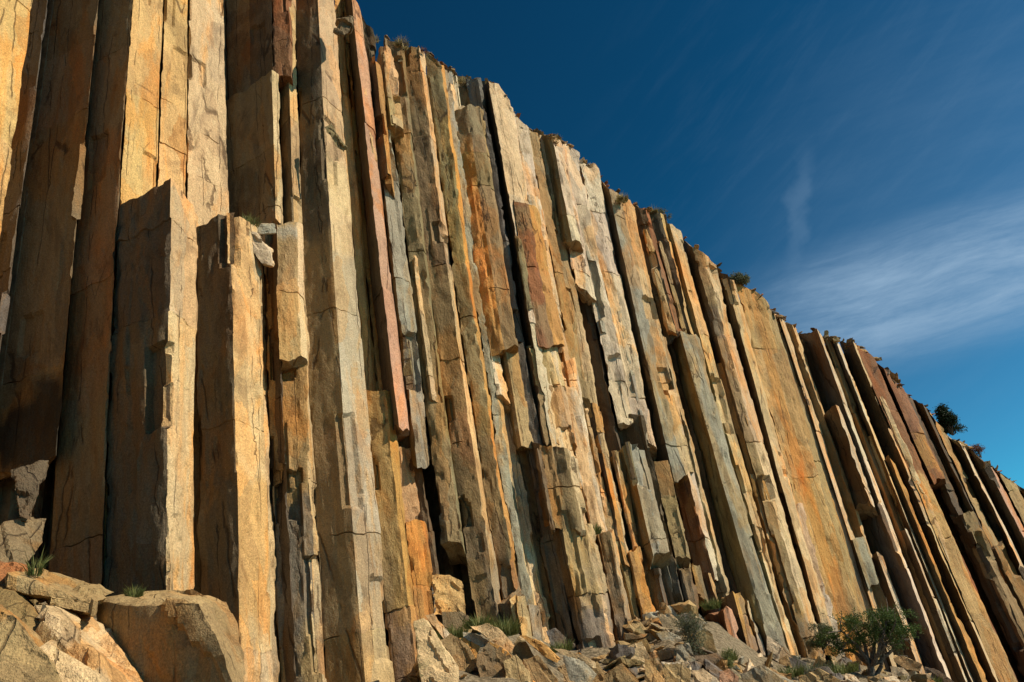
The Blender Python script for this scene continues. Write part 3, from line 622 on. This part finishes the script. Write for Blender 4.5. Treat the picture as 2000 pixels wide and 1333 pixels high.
# ------------------------------------------------------------ rocks
def r_ground(x, y):
    v = pix_dir(x, y); az = math.atan2(v[0], v[1]); t = v[2]/math.hypot(v[0], v[1]); zb, rb = g_base(az); lo, hi = .3*rb, rb*1.0
    f = lambda r: CZ+t*r-float(zb)*(r/rb)**2
    if f(hi) > 0: return float(hi)*.985
    for _ in range(40):
        m = (lo+hi)/2
        if f(m) > 0: lo = m
        else: hi = m
    return float(max(m, .3*rb))
def pixp(x, y, R):
    v = pix_dir(x, y); h = math.hypot(v[0], v[1]); return np.array([v[0]/h*R, v[1]/h*R, CZ+R*v[2]/h])
NR = [0]
def hull_rock(P3, col, label, name='boulder', cat='rock', group=None, L=None, rough=1.0, extra=()):
    NR[0] += 1; seed = NR[0]*13+1; rs = np.random.RandomState(seed)
    bm = bmesh.new(); vs = [bm.verts.new(p) for p in P3]
    r = bmesh.ops.convex_hull(bm, input=vs)
    junk = [e for e in r['geom_interior'] if isinstance(e, bmesh.types.BMVert)]
    bmesh.ops.delete(bm, geom=junk, context='VERTS')
    bmesh.ops.dissolve_limit(bm, angle_limit=math.radians(9), verts=bm.verts[:], edges=bm.edges[:])
    A = np.array([v.co[:] for v in bm.verts]); size = float(np.ptp(A, axis=0).max()); cen = A.mean(0)
    bmesh.ops.triangulate(bm, faces=bm.faces[:])
    R = float(np.hypot(cen[0], cen[1])); L = L or max(R/768*2.6, size/34)
    for it in range(6):
        es = [e for e in bm.edges if e.calc_length() > L*1.5]
        if not es or len(bm.faces) > 20000: break
        bmesh.ops.subdivide_edges(bm, edges=es, cuts=1); bmesh.ops.triangulate(bm, faces=bm.faces[:])
    bm.normal_update()
    bm.verts.ensure_lookup_table()
    V = np.array([v.co[:] for v in bm.verts]); Nn = np.array([v.normal[:] for v in bm.verts]); Fs = [[v.index for v in f.verts] for f in bm.faces]; bm.free()
    q = (V-cen)/size
    d = fbm(q*2.3+seed, seed, 4)*.012+fbm(q*9+seed, seed+3, 4)*.011+fbm(q*24+seed, seed+4, 2)*.0025
    fc = facets(q[:, 0]*1.3+q[:, 2]*.7+seed, q[:, 1]*1.1-q[:, 2]*.9, .22, .3, seed); d += .030*np.where(np.abs(fc) > .3, fc, fc*.3)
    V = V+Nn*(d*size*rough)[:, None]
    base = np.array(C[col]); fcn = V[np.array([f[0] for f in Fs])]
    n2 = fbm((fcn-cen)/size*3+seed, seed+9, 3)[:, None]
    st = base[None]*(1+.16*n2)*rs.uniform(.9, 1.1)
    for cc, d3, thr in extra:                     # second stone tone by facing, painting sunlit tops and shaded left sides
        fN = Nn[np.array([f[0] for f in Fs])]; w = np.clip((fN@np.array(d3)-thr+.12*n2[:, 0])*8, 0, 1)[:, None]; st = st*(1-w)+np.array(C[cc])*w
    org = np.array([cen[0], cen[1], V[:, 2].min()])
    o = mesh_obj(name, V, Fs, M_ROCK, np.clip(st, .02, .85), org, 28)
    tag(o, label, cat, group, 'thing'); return o
def flat_rock(poly, col, label, R=None, depth=.5, name='boulder', **k):
    """outline (pixels, optional distance each) pushed back by depth (share of its width) and slightly shrunk"""
    pts = [tuple(map(float, a.split(','))) for a in poly.split()]
    cx = np.mean([p[0] for p in pts]); cy = np.mean([p[1] for p in pts])
    yb = max(p[1] for p in pts)
    R = R or r_ground(cx, min(yb, 1360)-4)
    w = (max(p[0] for p in pts)-min(p[0] for p in pts))/F*R*depth
    out = []
    for p in pts:
        r = p[2] if len(p) > 2 else R-(p[1]-cy)/F*R*.35
        out.append(pixp(p[0], p[1], r)); q = (cx+(p[0]-cx)*.86, cy+(p[1]-cy)*.82)
        out.append(pixp(q[0], q[1], r+w))
    return hull_rock(out, col, label, name=name, **k)
def hr(poly, col, label, **k):
    return hull_rock([pixp(*map(float, a.split(','))) for a in poly.split()], col, label, **k)
G1 = 'big rocks in the lower left corner'
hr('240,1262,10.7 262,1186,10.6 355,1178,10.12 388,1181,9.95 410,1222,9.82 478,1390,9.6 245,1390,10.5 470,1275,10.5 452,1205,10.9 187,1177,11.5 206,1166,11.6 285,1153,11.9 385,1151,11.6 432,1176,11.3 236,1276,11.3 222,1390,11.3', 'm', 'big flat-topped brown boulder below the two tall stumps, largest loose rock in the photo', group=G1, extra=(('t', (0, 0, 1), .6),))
hr('20,1126,10.7 18,1145,10.7 80,1162,10.6 160,1178,10.5 190,1176,10.5 25,1121,11.8 110,1119,12.3 150,1131,12.3 222,1157,12.0 100,1180,11.5', 't', 'flat tan slab with a dark underside at lower left, beside the spiky grass clump', name='rock_slab', group=G1)
hr('98,1163,10.4 160,1171,10.4 188,1175,10.4 184,1203,10.4 120,1187,10.4 92,1182,10.4 100,1165,11.6 190,1175,11.6 186,1200,11.6', 't', 'chunky tan block wedged under the flat tan slab', group=G1)
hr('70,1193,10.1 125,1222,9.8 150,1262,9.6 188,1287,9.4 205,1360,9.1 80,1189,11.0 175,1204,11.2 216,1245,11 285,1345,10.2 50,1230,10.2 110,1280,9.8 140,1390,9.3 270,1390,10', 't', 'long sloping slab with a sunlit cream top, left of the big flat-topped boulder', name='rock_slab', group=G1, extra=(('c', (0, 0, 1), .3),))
hr('-60,1180,9.3 10,1190,9.0 42,1222,8.9 76,1262,8.8 122,1312,8.7 135,1400,8.6 -80,1400,8.6 0,1186,10 80,1256,9.9', 't', 'pale weathered rock filling the bottom left corner of the photo', group=G1)
hr('-40,1148,10.6 28,1155,10.5 62,1194,10.3 92,1248,10.1 40,1240,10 -40,1215,10.2 28,1152,11.5 70,1192,11.3', 'v', 'olive brown rock behind the pale corner rock', group=G1)
hr('75,1272,9.1 100,1256,9.2 142,1300,9.0 205,1332,8.9 200,1400,8.8 100,1400,8.8 80,1300,9 110,1262,9.9 200,1335,9.8', 'c', 'cream and rust rock between the pale corner rock and the long sloping slab', group=G1)
hr('24,920,12.2 60,908,12.2 91,903,12.3 74,952,12.1 62,1018,12 36,1012,12 25,955,12.1 40,925,12.9 90,910,12.9 60,985,12.7', 'k', 'grey-brown angular rock perched inside the dark hollow at left', group=G1)
hr('-60,1040,12.0 20,1020,12.1 58,1010,12.2 92,1012,12.2 86,1060,12 40,1120,11.7 -60,1130,11.6 -40,1050,13 80,1020,13', 'b', 'large curved slab lying in the mouth of the dark hollow', name='rock_slab', group=G1)  # browner tone stands in for the shadow lying on the slab
hr('-20,1100,11.2 30,1098,11.2 60,1108,11.2 58,1128,11.1 10,1140,11 -20,1140,11 20,1100,11.8 55,1112,11.8', 'r', 'small reddish rock at the left edge by the spiky grass clump', group=G1)
hr('86,1210,9.95 110,1200,9.95 118,1214,9.9 100,1222,9.9 90,1205,10.3 112,1204,10.3', 'g', 'small grey stone sitting on top of the long sloping slab edge', group=G1)
G2 = 'fallen slabs and blocks at the foot of the cliff'
def A(poly, col, label, nm='boulder', **k): flat_rock(poly, col, label, name=nm, group=G2, **k)
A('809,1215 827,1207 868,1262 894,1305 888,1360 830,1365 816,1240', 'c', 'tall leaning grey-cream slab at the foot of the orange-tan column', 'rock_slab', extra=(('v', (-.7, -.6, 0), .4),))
A('832,1203 846,1200 872,1226 902,1271 890,1279 862,1243', 'w', 'narrow cream slab resting against the tall leaning one', 'rock_slab', R=15.6, depth=.25)
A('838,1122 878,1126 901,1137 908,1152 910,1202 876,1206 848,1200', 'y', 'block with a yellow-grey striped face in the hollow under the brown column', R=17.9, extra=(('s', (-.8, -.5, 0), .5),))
A('862,1195 903,1196 915,1205 916,1221 895,1237 866,1224', 'b', 'brown and orange cube behind the green grass clumps', R=17.2)
A('890,1250 906,1245 938,1263 930,1289 902,1294 894,1275', 'o', 'golden orange wedge under the curved tan slab', R=15.8)
A('904,1235 929,1238 957,1252 948,1263 936,1264 906,1245', 'g', 'small grey speckled stone on top of the golden orange wedge', R=15.9)
A('920,1224 951,1217 976,1233 1006,1261 999,1275 981,1268 957,1249', 'c', 'curved tan slab leaning over the big brown fallen column', 'rock_slab', R=15.7, depth=.3)
A('932,1280 957,1254 981,1268 1010,1298 1050,1338 1046,1380 960,1380 931,1300', 'b', 'big dark brown fallen column end with an orange upper edge', R=14.9, depth=.6, extra=(('o', (.6, 0, .6), .55),))
A('1013,1240 1028,1241 1074,1266 1097,1289 1088,1294 1066,1284', 'o', 'thin orange plank of rock lying across the olive blocks', 'rock_slab', R=15.6, depth=.3)
A('1013,1247 1027,1254 1048,1291 1025,1306 999,1277', 'v', 'olive wedge under the thin orange plank', R=15.9)
A('1022,1288 1050,1280 1070,1300 1092,1329 1080,1370 1025,1350', 'm', 'brown triangular block right of the big dark fallen column', R=15.1)
A('1067,1233 1085,1226 1105,1245 1107,1261 1078,1265', 's', 'grey cube in the shade under the lowest stack block', R=18.3)
A('1078,1266 1102,1267 1163,1293 1165,1306 1110,1286', 'c', 'long thin pale slab right of the thin orange plank', 'rock_slab', R=16.4, depth=.25)
A('1098,1297 1112,1300 1150,1345 1140,1370 1104,1360', 'c', 'streaked cream slab leaning at the bottom edge under the long thin pale slab', 'rock_slab', depth=.3)
A('1140,1300 1166,1294 1190,1333 1200,1370 1150,1370', 't', 'broad tan slab at the bottom edge below the grey-footed stump', 'rock_slab')
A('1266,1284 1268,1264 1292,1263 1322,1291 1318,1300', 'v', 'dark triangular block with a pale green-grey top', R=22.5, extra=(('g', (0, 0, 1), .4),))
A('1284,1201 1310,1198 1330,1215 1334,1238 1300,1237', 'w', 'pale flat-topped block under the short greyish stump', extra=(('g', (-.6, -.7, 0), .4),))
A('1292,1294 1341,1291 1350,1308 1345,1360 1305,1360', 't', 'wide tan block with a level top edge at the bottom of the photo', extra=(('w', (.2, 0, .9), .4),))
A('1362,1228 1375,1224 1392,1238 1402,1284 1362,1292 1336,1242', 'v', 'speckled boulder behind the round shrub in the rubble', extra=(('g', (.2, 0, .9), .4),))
A('1259,1287 1282,1286 1302,1313 1294,1360 1260,1340', 't', 'tan leaning block just right of the pinkish tan foot block', extra=(('c', (.8, 0, .3), .3),))
A('1352,1310 1373,1307 1406,1328 1400,1360 1352,1350', 'w', 'smooth pale boulder at the bottom edge below the round shrub')
A('1466,1302 1475,1300 1497,1345 1462,1345', 'w', 'upright pale splinter of rock in front of the dark prisms foot', depth=.4)
A('1540,1284 1575,1294 1577,1318 1552,1314', 's', 'grey angular stone in the shade left of the tree')
A('1610,1268 1619,1261 1643,1270 1634,1283 1612,1279', 'o', 'sunlit orange block showing through the lower branches of the tree')
A('1744,1280 1764,1281 1802,1298 1797,1312 1772,1308 1748,1293', 'b', 'long dark slab with a pale top, immediately right of the tree trunk', 'rock_slab', extra=(('c', (0, 0, 1), .4),))
A('1806,1303 1830,1309 1864,1333 1850,1350 1806,1314', 's', 'second long grey slab, lower right of the one beside the tree', 'rock_slab')
A('1737,1301 1764,1305 1778,1320 1775,1334 1744,1328', 'w', 'whitish boulder between the tree trunk and the long dark slab')
A('1282,1238 1300,1232 1330,1244 1332,1256 1296,1256', 'g', 'low grey-green block under the pale flat-topped block')
A('1404,1312 1424,1306 1444,1322 1440,1350 1406,1350', 'p', 'pinkish block beside the foot of the big reddish stump')
A('1498,1240 1530,1262 1552,1290 1530,1300 1500,1280', 'w', 'pale shelf of rock at the foot of the cream columns left of the tree', 'rock_slab')
A('850,1262 880,1236 912,1262 930,1300 900,1335 862,1330', 'm', 'brown angular block right of the tall leaning slab', R=15.2)
A('985,1292 1008,1280 1036,1312 1040,1350 990,1350', 't', 'tan wedge between the big dark fallen column and the triangular block', R=14.7)
A('1100,1282 1140,1290 1166,1318 1150,1340 1112,1330', 'g', 'greenish grey broken block under the long thin pale slab', R=15.6)
A('1176,1320 1215,1296 1248,1330 1240,1380 1180,1380', 'm', 'dark brown block at the bottom edge below the grassy stump', R=15.4)
A('1225,1262 1254,1252 1270,1290 1262,1322 1232,1316', 'c', 'pale upright block against the olive stump foot')
A('1320,1262 1346,1256 1362,1292 1352,1312 1322,1306', 'g', 'green-grey cube right of the dark triangular block')
A('1445,1318 1490,1300 1530,1330 1520,1370 1450,1370', 'g', 'broad grey-green slab at the bottom edge left of the tree', 'rock_slab')
A('1560,1322 1600,1306 1640,1330 1630,1370 1565,1370', 't', 'broad tan slab at the bottom edge under the tree branches', 'rock_slab')
hr('634,249,15.45 645,243,15.45 676,290,15.45 673,298,15.45 660,291,15.45 636,250,15.62 646,245,15.62 674,293,15.62 661,290,15.62', 'v', 'short leaning olive plank of rock stuck to the face of the widest smooth column', name='rock_slab', group=G2)
hr('655,62,15.1 660,44,15.1 684,36,15.1 688,54,15.1 680,66,15.1 664,68,15.1 657,60,15.9 662,40,15.9 686,36,15.9 684,62,15.9', 'b', 'small dark overhanging block high on the widest smooth column, near the top edge', group=G2)
hr('478,455,14.2 500,457,14.2 527,488,14.2 531,518,14.2 512,514,14.2 484,482,14.2 480,456,15 502,458,15 530,490,15 530,518,15 484,484,15', 'w', 'whitish rounded chunk wedged between the second tall stump and the hanging tan block', group=G2)
hr('496,441,14.4 536,438,14.4 538,455,14.4 500,457,14.4 497,441,15.2 536,438,15.2 538,455,15.2 500,457,15.2', 'g', 'small flat grey stone bridging the gap beside the second tall stump', name='rock_slab', group=G2)
# loose rubble
rr = np.random.RandomState(21)
def blob_pts(c, w, rs, az, fl=.7):
    n = 11; v = rs.randn(n, 3); v /= np.linalg.norm(v, axis=1)[:, None]; v = np.sign(v)*np.abs(v)**.6
    v = v*np.array([w*.6*rs.uniform(.8, 1.9), w*.45, w*.38*fl*rs.uniform(.5, 1.3)]); a = rs.uniform(0, 3.1); b = rs.uniform(-.95, .95)
    x = v[:, 0]*math.cos(b)-v[:, 2]*math.sin(b); z = v[:, 0]*math.sin(b)+v[:, 2]*math.cos(b); v = np.stack([x, v[:, 1], z], -1)
    return np.stack([v[:, 0]*math.cos(a)-v[:, 1]*math.sin(a), v[:, 0]*math.sin(a)+v[:, 1]*math.cos(a), v[:, 2]], -1)+c
CN = dict(t='tan', c='cream', v='olive brown', b='brown', s='dark grey', g='greenish grey', w='whitish', r='rusty red', k='dark brown', m='mid brown', o='orange', p='pinkish', y='golden')
NEAR = [(-40, 'left of the spiky grass clump'), (70, 'under the flat tan slab'), (150, 'between the flat tan slab and the big flat-topped boulder'), (820, 'beside the tall leaning slab'), (880, 'around the golden orange wedge'), (940, 'beside the big brown fallen column'), (1010, 'below the squat broken prism'),
        (1075, 'by the grey cube'), (1130, 'below the grey-footed stump'), (1200, 'below the pinkish tan foot block'), (1262, 'beside the pale flat-topped block'), (1310, 'under the short jointed stumps'), (1350, 'around the round shrub'), (1400, 'left of the big reddish stump'),
        (1450, 'right of the big reddish stump'), (1510, 'at the foot of the cream columns'), (1560, 'left of the tree'), (1620, 'under the left branches of the tree'), (1680, 'at the foot of the tree trunk'), (1740, 'by the long dark slab'), (1800, 'right of the long dark slab')]
def near(x): return min(NEAR, key=lambda q: abs(q[0]-x))[1]
def rubble(n, xs, ylo, yhi, wlo, whi, cols, shape, group):
    for i in range(n):
        x = rr.uniform(*xs); y = rr.uniform(np.interp(x, *ylo), np.interp(x, *yhi)); R = r_ground(x, y)
        if (1372 < x < 1482 and y < 1312) or (962 < x < 1066 and y < 1268): continue      # keep the standing stumps clear
        wp = wlo+(whi-wlo)*rr.rand()**1.6; w = wp/F*R
        az = math.atan2(*pix_dir(x, y)[:2]); z = float(zground(np.array([az]), np.array([R]))[0])
        p = np.array([math.sin(az)*R, math.cos(az)*R, z+w*.15]); cc = rr.choice(cols)
        size = 'small' if wp < 20 else 'middling' if wp < 34 else 'large'
        hull_rock(blob_pts(p, w, rr, az), cc, size+' '+CN[cc]+' '+shape+' by '[0:1]+near(x), name='rubble_stone', cat='stone', group=group, L=w*.14)
yl = ([780, 850, 1000, 1100, 1240, 1300, 1400, 1500, 1600, 1700, 1800, 1900], [1290, 1215, 1215, 1270, 1265, 1205, 1215, 1290, 1290, 1303, 1325, 1345])
yh = ([780, 1900], [1345, 1350])
rubble(34, (815, 1190), yl, yh, 12, 40, list('tmvbsbtc'), 'angular stone', 'rubble stones below the middle of the cliff')
rubble(85, (1190, 1520), yl, yh, 12, 52, list('tgvmwbgst'), 'broken stone', 'rubble stones around the round shrub')
rubble(45, (1235, 1480), ([1235, 1300, 1400, 1480], [1235, 1185, 1195, 1250]), ([1235, 1480], [1300, 1320]), 22, 58, list('tgvmbgsc'), 'splintered block', 'splintered blocks heaped around the short stumps')
rubble(70, (1500, 1870), yl, yh, 8, 36, list('tgcmswbv'), 'weathered stone', 'rubble stones around the tree')
rubble(26, (-30, 240), ([-30, 240], [1150, 1168]), ([-30, 240], [1215, 1200]), 14, 42, list('tvbt'), 'rough stone', 'stones between the lower left slabs')
def on_top(x=None, tp=None):
    """a spot near the front edge of the column top under image x"""
    tp = tp or min(TOPS, key=lambda q: abs(float(guide(q[0], ytop_px(q[0])))-x))
    fr = tp[6][rr.randint(len(tp[6]))]; c = tp[5]; k = rr.uniform(.05, .35); p = fr*(1-k)+c*k; return np.array([p[0], p[1], fr[2]]), tp
def rim_stones():
    for tp in sorted(TOPS, key=lambda q: q[0]):
        xt = float(guide(tp[0], ytop_px(tp[0])))
        if xt < 700 or xt > 2010: continue
        for i in range(rr.randint(2, 6)):
            p, _ = on_top(tp=tp); wp = rr.uniform(7, 20); w = wp/F*tp[2]; cc = rr.choice(list('bmtrks'))
            p[2] += w*.12
            side = 'above the pink column' if xt < 850 else 'left of the tallest rim column' if xt < 950 else 'right of the tallest rim column' if xt < 1150 else 'above the long cream columns' if xt < 1260 else 'above the two dark brown columns' if xt < 1340 else 'left of the rim bush' if xt < 1440 else 'above the wide orange-tan wall' if xt < 1560 else 'above the two black prisms' if xt < 1680 else 'above the rust-red prisms' if xt < 1800 else 'near the dark juniper' if xt < 1900 else 'near the reddish rim brush'
            hull_rock(blob_pts(p, w, rr, 0, .5), cc, ('small ' if wp < 13 else '')+CN[cc]+' cap stone on the rim '+side, name='rim_stone', cat='stone', group='cap stones along the cliff rim', L=w*.16)
rim_stones()

# ------------------------------------------------------------ plants
def blades(name, base, n, h, spread, mat, label, cat, lean=.5, width=.012, group=None, az=0, parts=False):
    V, Fc = [], []
    for i in range(n):
        a = rr.uniform(0, 6.283); r = spread*math.sqrt(rr.rand()); b = np.array([math.cos(a)*r, math.sin(a)*r, -.03]); d = np.array([math.cos(a)*lean*rr.uniform(.2, 1.3), math.sin(a)*lean*rr.uniform(.2, 1.3), 1])+rr.randn(3)*.18
        hh = h*rr.uniform(.5, 1.15)*(1-.35*r/spread); w = width*rr.uniform(.6, 1.3); s_ = np.array([-math.sin(a+1), math.cos(a+1), 0])*w; c0 = len(V)
        p1 = b+d*hh*.5; p2 = b+d*hh+np.array([d[0], d[1], -abs(d[0])-abs(d[1])])*hh*.25
        V += [b-s_, b+s_, p1+s_*.8, p1-s_*.8, p2]; Fc += [[c0, c0+1, c0+2, c0+3], [c0+3, c0+2, c0+4]]
    o = mesh_obj(name, np.array(V)+base, Fc, mat, origin=base, smooth=False); tag(o, label, cat, group, 'thing'); return o
def leafy(name, base, blobs, n, leaf, mat, label, cat, group=None, parent=None, stems=None):
    V, Fc = [], []
    tot = sum(b[3]**2 for b in blobs)
    for b in blobs:
        c = np.array(b[:3]); r = b[3]
        for k in range(int(n*b[3]**2/tot/9)+1):
            q = rr.randn(3); q = q/np.linalg.norm(q)*r*rr.uniform(.25, 1.12)*np.array([1, 1, .8]); q = c+q
            for j in range(9):
                p = q+rr.randn(3)*leaf*1.6; d1 = rr.randn(3); d1 /= np.linalg.norm(d1); d2 = np.cross(d1, rr.randn(3)); d2 /= np.linalg.norm(d2); l = leaf*rr.uniform(.6, 1.4); c0 = len(V)
                V += [p-d1*l, p+d2*l*.38, p+d1*l, p-d2*l*.38]; Fc.append([c0, c0+1, c0+2, c0+3])
    o = mesh_obj(name, np.array(V), Fc, mat, origin=None if parent else base, smooth=False)
    if parent: o.parent = parent; o.location = -np.array(parent.location)
    else: tag(o, label, cat, group, 'thing')
    return o
def tube(V, Fc, pts, rad, n=7):
    pts = [np.array(p) for p in pts]
    for i, p in enumerate(pts):
        d = (pts[min(i+1, len(pts)-1)]-pts[max(i-1, 0)]); d = d/np.linalg.norm(d); a = np.cross(d, [.3, .9, .2]); a /= np.linalg.norm(a); b = np.cross(d, a); c0 = len(V)
        for k in range(n):
            t = 6.2832*k/n; V.append(p+(a*math.cos(t)+b*math.sin(t))*rad[i])
        if i: Fc += [[c0-n+k, c0-n+(k+1) % n, c0+(k+1) % n, c0+k] for k in range(n)]
def limb(V, Fc, a, b, r0_, r1_, seg=6, wob=.06):
    a, b = np.array(a), np.array(b); L = np.linalg.norm(b-a); pts = [a+(b-a)*t+(rr.randn(3)*wob*L*math.sin(math.pi*t) if 0 < t < 1 else 0) for t in np.linspace(0, 1, seg)]
    tube(V, Fc, pts, np.linspace(r0_, r1_, seg)); return pts
def tree():
    R = r_ground(1703, 1318)*.97; k = R/F; base = pixp(1703, 1322, R); base[2] -= .1
    right = np.array([math.cos(math.atan2(base[0], base[1])), -math.sin(math.atan2(base[0], base[1])), 0]); dep = np.array([base[0], base[1], 0])/math.hypot(base[0], base[1])
    root = bpy.data.objects.new('spreading_tree', None); root.location = base; COL.objects.link(root)
    tag(root, 'low spreading dark green tree with forked bare stems before the cliff at right', 'tree', None, 'thing')
    def Q(x, y, d): return pixp(x, y, R+d*k)
    V, Fc = [], []
    t0 = Q(1703, 1345, 0); fork = Q(1700, 1300, 0)
    limb(V, Fc, t0, fork, 7*k, 5.5*k, 5)
    tips = []
    for (x, y, d, x2, y2, d2) in ((1680, 1270, -10, 1640, 1230, -25), (1690, 1262, 12, 1665, 1215, 25), (1706, 1268, 0, 1712, 1222, 5), (1722, 1270, -8, 1745, 1228, -22), (1730, 1282, 10, 1768, 1240, 25), (1670, 1275, 15, 1610, 1250, 20), (1715, 1278, -15, 1735, 1205, -18)):
        m = Q(x, y, d); e = Q(x2, y2, d2); limb(V, Fc, fork, m, 4.2*k, 2.8*k, 5); limb(V, Fc, m, e, 2.8*k, 1.1*k, 6); tips.append(e)
        for q in range(9):
            s_ = m+(e-m)*rr.uniform(.2, 1); limb(V, Fc, s_, s_+(rr.randn(3)*22+np.array([0, 0, 8]))*k, 1.1*k, .35*k, 4)
    limb(V, Fc, Q(1708, 1330, 4), Q(1722, 1300, 6), 4*k, 3.2*k, 4); limb(V, Fc, Q(1722, 1300, 6), Q(1728, 1262, 2), 3.2*k, 1.6*k, 5)
    limb(V, Fc, Q(1728, 1275, -2), Q(1716, 1240, -6), 1.6*k, .5*k, 5)
    t = mesh_obj('trunk', np.array(V), Fc, M_BARK, sharp=60); t.parent = root; t.location = -base
    bl = []
    for (x, y, r) in ((1620, 1240, 20), (1645, 1252, 22), (1660, 1222, 22), (1612, 1258, 12), (1690, 1212, 22), (1686, 1240, 26), (1725, 1200, 20), (1720, 1230, 28), (1750, 1222, 26), (1768, 1240, 22), (1745, 1196, 16), (1775, 1205, 12), (1640, 1274, 14), (1672, 1266, 16), (1740, 1254, 20), (1785, 1228, 12), (1655, 1202, 10), (1600, 1250, 8), (1700, 1196, 10), (1640, 1212, 9)):
        for d in (-22, 4, 26): bl += [(*Q(x+rr.uniform(-16, 16), y+rr.uniform(-13, 13), d+rr.uniform(-12, 12)), r*k*rr.uniform(.28, .62)) for _ in range(2)]
    leafy('crown', base, bl, 17000, 1.6*k, M_LEAF, None, None, parent=root)
tree()
def bush(x, y, wpx, hpx, mat, label, name='shrub', cat='shrub', rim=False, n=2600, leafpx=1.6, pointed=False, blobsN=9):
    if rim:
        base, tp = on_top(x); R = math.hypot(base[0], base[1]); R = max(R, tp[2]*1.002); base = pixp(x, y, R); base[2] = min(base[2], tp[4]+.25*R/30)
    else: R = r_ground(x, y)*.99; base = pixp(x, y, R)
    k = R/F; root = bpy.data.objects.new(name, None); root.location = base; COL.objects.link(root); tag(root, label, cat, None, 'thing')
    bl = []
    for i in range(blobsN):
        t = rr.rand(); a = rr.uniform(0, 6.28); w = wpx*.5*(1-(t*.85 if pointed else t*.35))*math.sqrt(rr.rand())
        bl.append((base[0]+math.cos(a)*w*k, base[1]+math.sin(a)*w*k, base[2]+(.12+t*.8)*hpx*k, hpx*k*rr.uniform(.14, .26)*(1-t*.5 if pointed else 1)))
    V, Fc = [], []
    for b in bl: limb(V, Fc, base-[0, 0, 2*k], b[:3], wpx*.035*k, wpx*.01*k, 5)
    st = mesh_obj('stem', np.array(V), Fc, M_BARK, sharp=60); st.parent = root; st.location = -base
    leafy('foliage', base, bl, n, leafpx*k, mat, None, None, parent=root); return root
bush(1360, 1292, 50, 78, M_SAGE, 'round grey-green shrub growing in the rubble left of the reddish stump', n=5000, leafpx=1.5, blobsN=16)
bush(1425, 1315, 34, 34, M_GRASS, 'small yellow-green shrub low beside the big reddish stump', n=2000)
bush(1607, 1262, 42, 44, M_SAGE, 'dry brownish shrub behind the left side of the tree', n=2500)
bush(1447, 560, 42, 30, M_SAGE, 'rounded grey-green bush on the cliff rim above the wide orange-tan wall', rim=True, n=5000, leafpx=1.8, name='rim_bush', cat='bush', blobsN=18)
bush(1860, 848, 34, 52, M_JUN, 'dark leaning juniper on the cliff rim at far right', name='juniper', cat='tree', rim=True, n=8000, leafpx=1.7, pointed=True, blobsN=30)
bush(1916, 892, 20, 24, M_RED, 'reddish bare brush on the rim just right of the dark juniper', name='rim_brush', cat='brush', rim=True, n=1400, leafpx=1.1)
bush(865, 152, 28, 32, M_SAGE, 'grey-green tuft bush on the rim left of the tallest rim column', name='rim_bush', cat='bush', rim=True, n=2400, leafpx=1.4)
bush(1297, 424, 32, 28, M_SAGE, 'small green bush at the edge of the rim over the second dark brown column', name='rim_bush', cat='bush', rim=True, n=1500, leafpx=1.2)
def tuft(x, y, hpx, wpx, n, mat, label, rim=False, R=None, name='grass_tuft', lean=.5):
    if R is None:
        if rim: b0, tp = on_top(x); R = tp[2]*1.003; b0 = pixp(x, y, R); b0[2] = min(b0[2], tp[4]+.1*R/30)
        else: R = r_ground(x, y)*.985
    k = R/F; blades(name, b0 if rim else pixp(x, y, R), n, hpx*k, wpx*.5*k, mat, label, 'grass', lean=lean, width=.9*k)
tuft(68, 1120, 52, 22, 60, M_GRASS, 'spiky green and straw grass clump beside the dark hollow at left', R=10.8, lean=.35)
tuft(262, 1163, 26, 24, 160, M_GRASS, 'tiny bright green plant on the ledge behind the big flat-topped boulder', R=11.3, name='small_plant')
tuft(487, 440, 34, 40, 160, M_GRASS, 'grass tuft on top of the second tall stump', R=14.3)
tuft(1160, 1042, 26, 26, 200, M_GRASS, 'green grass tuft growing on a stump top in the middle of the cliff', R=float(Rw(1090))*1.012)
tuft(885, 1246, 30, 50, 400, M_GRASS, 'green grass clump behind the golden orange wedge', R=16.4)
tuft(935, 1222, 26, 50, 300, M_GRASS, 'green grass clump behind the curved tan slab', R=17.0)
tuft(985, 1240, 44, 50, 400, M_GRASS, 'tall green grass clump in front of the squat broken prism', R=16.1)
tuft(1098, 1270, 26, 40, 200, M_GRASS, 'short grass in front of the grey cube', R=18.0)
tuft(1392, 1188, 24, 28, 220, M_GRASS, 'bright green tuft between the small reddish stump and the leaning stump')
tuft(1425, 1290, 24, 24, 160, M_GRASS, 'green tuft at the right foot of the speckled boulder')
tuft(1545, 1322, 26, 40, 260, M_GRASS, 'bright green grass left of the tree among the stones')
tuft(1580, 1318, 24, 60, 300, M_SAGE, 'dull green grass at the left foot of the tree')
tuft(1640, 1316, 24, 60, 300, M_GRASS, 'green grass under the left branches of the tree')
tuft(1820, 1340, 18, 30, 160, M_GRASS, 'grass at the bottom edge right of the long dark slab')
tuft(732, 72, 22, 18, 120, M_DRY, 'short dry grass at the highest visible point of the rim', rim=True)
tuft(785, 90, 26, 34, 260, M_DRY, 'wide dry grass tuft on the rim above the broken cream block', rim=True)
tuft(828, 100, 14, 16, 90, M_RED, 'little reddish grass tuft left of the grey-green rim bush', rim=True)
tuft(905, 160, 12, 30, 120, M_DRY, 'thin dry grass just left of the tallest rim column', rim=True)
tuft(1216, 392, 20, 26, 240, M_DRY, 'yellow grass tuft on the rim above the protruding prism', rim=True)
tuft(1275, 418, 18, 26, 240, M_DRY, 'yellow grass tuft on the rim above the first dark brown column', rim=True)
tuft(1085, 272, 12, 30, 120, M_DRY, 'sparse dry grass on the rim above the long cream columns', rim=True)
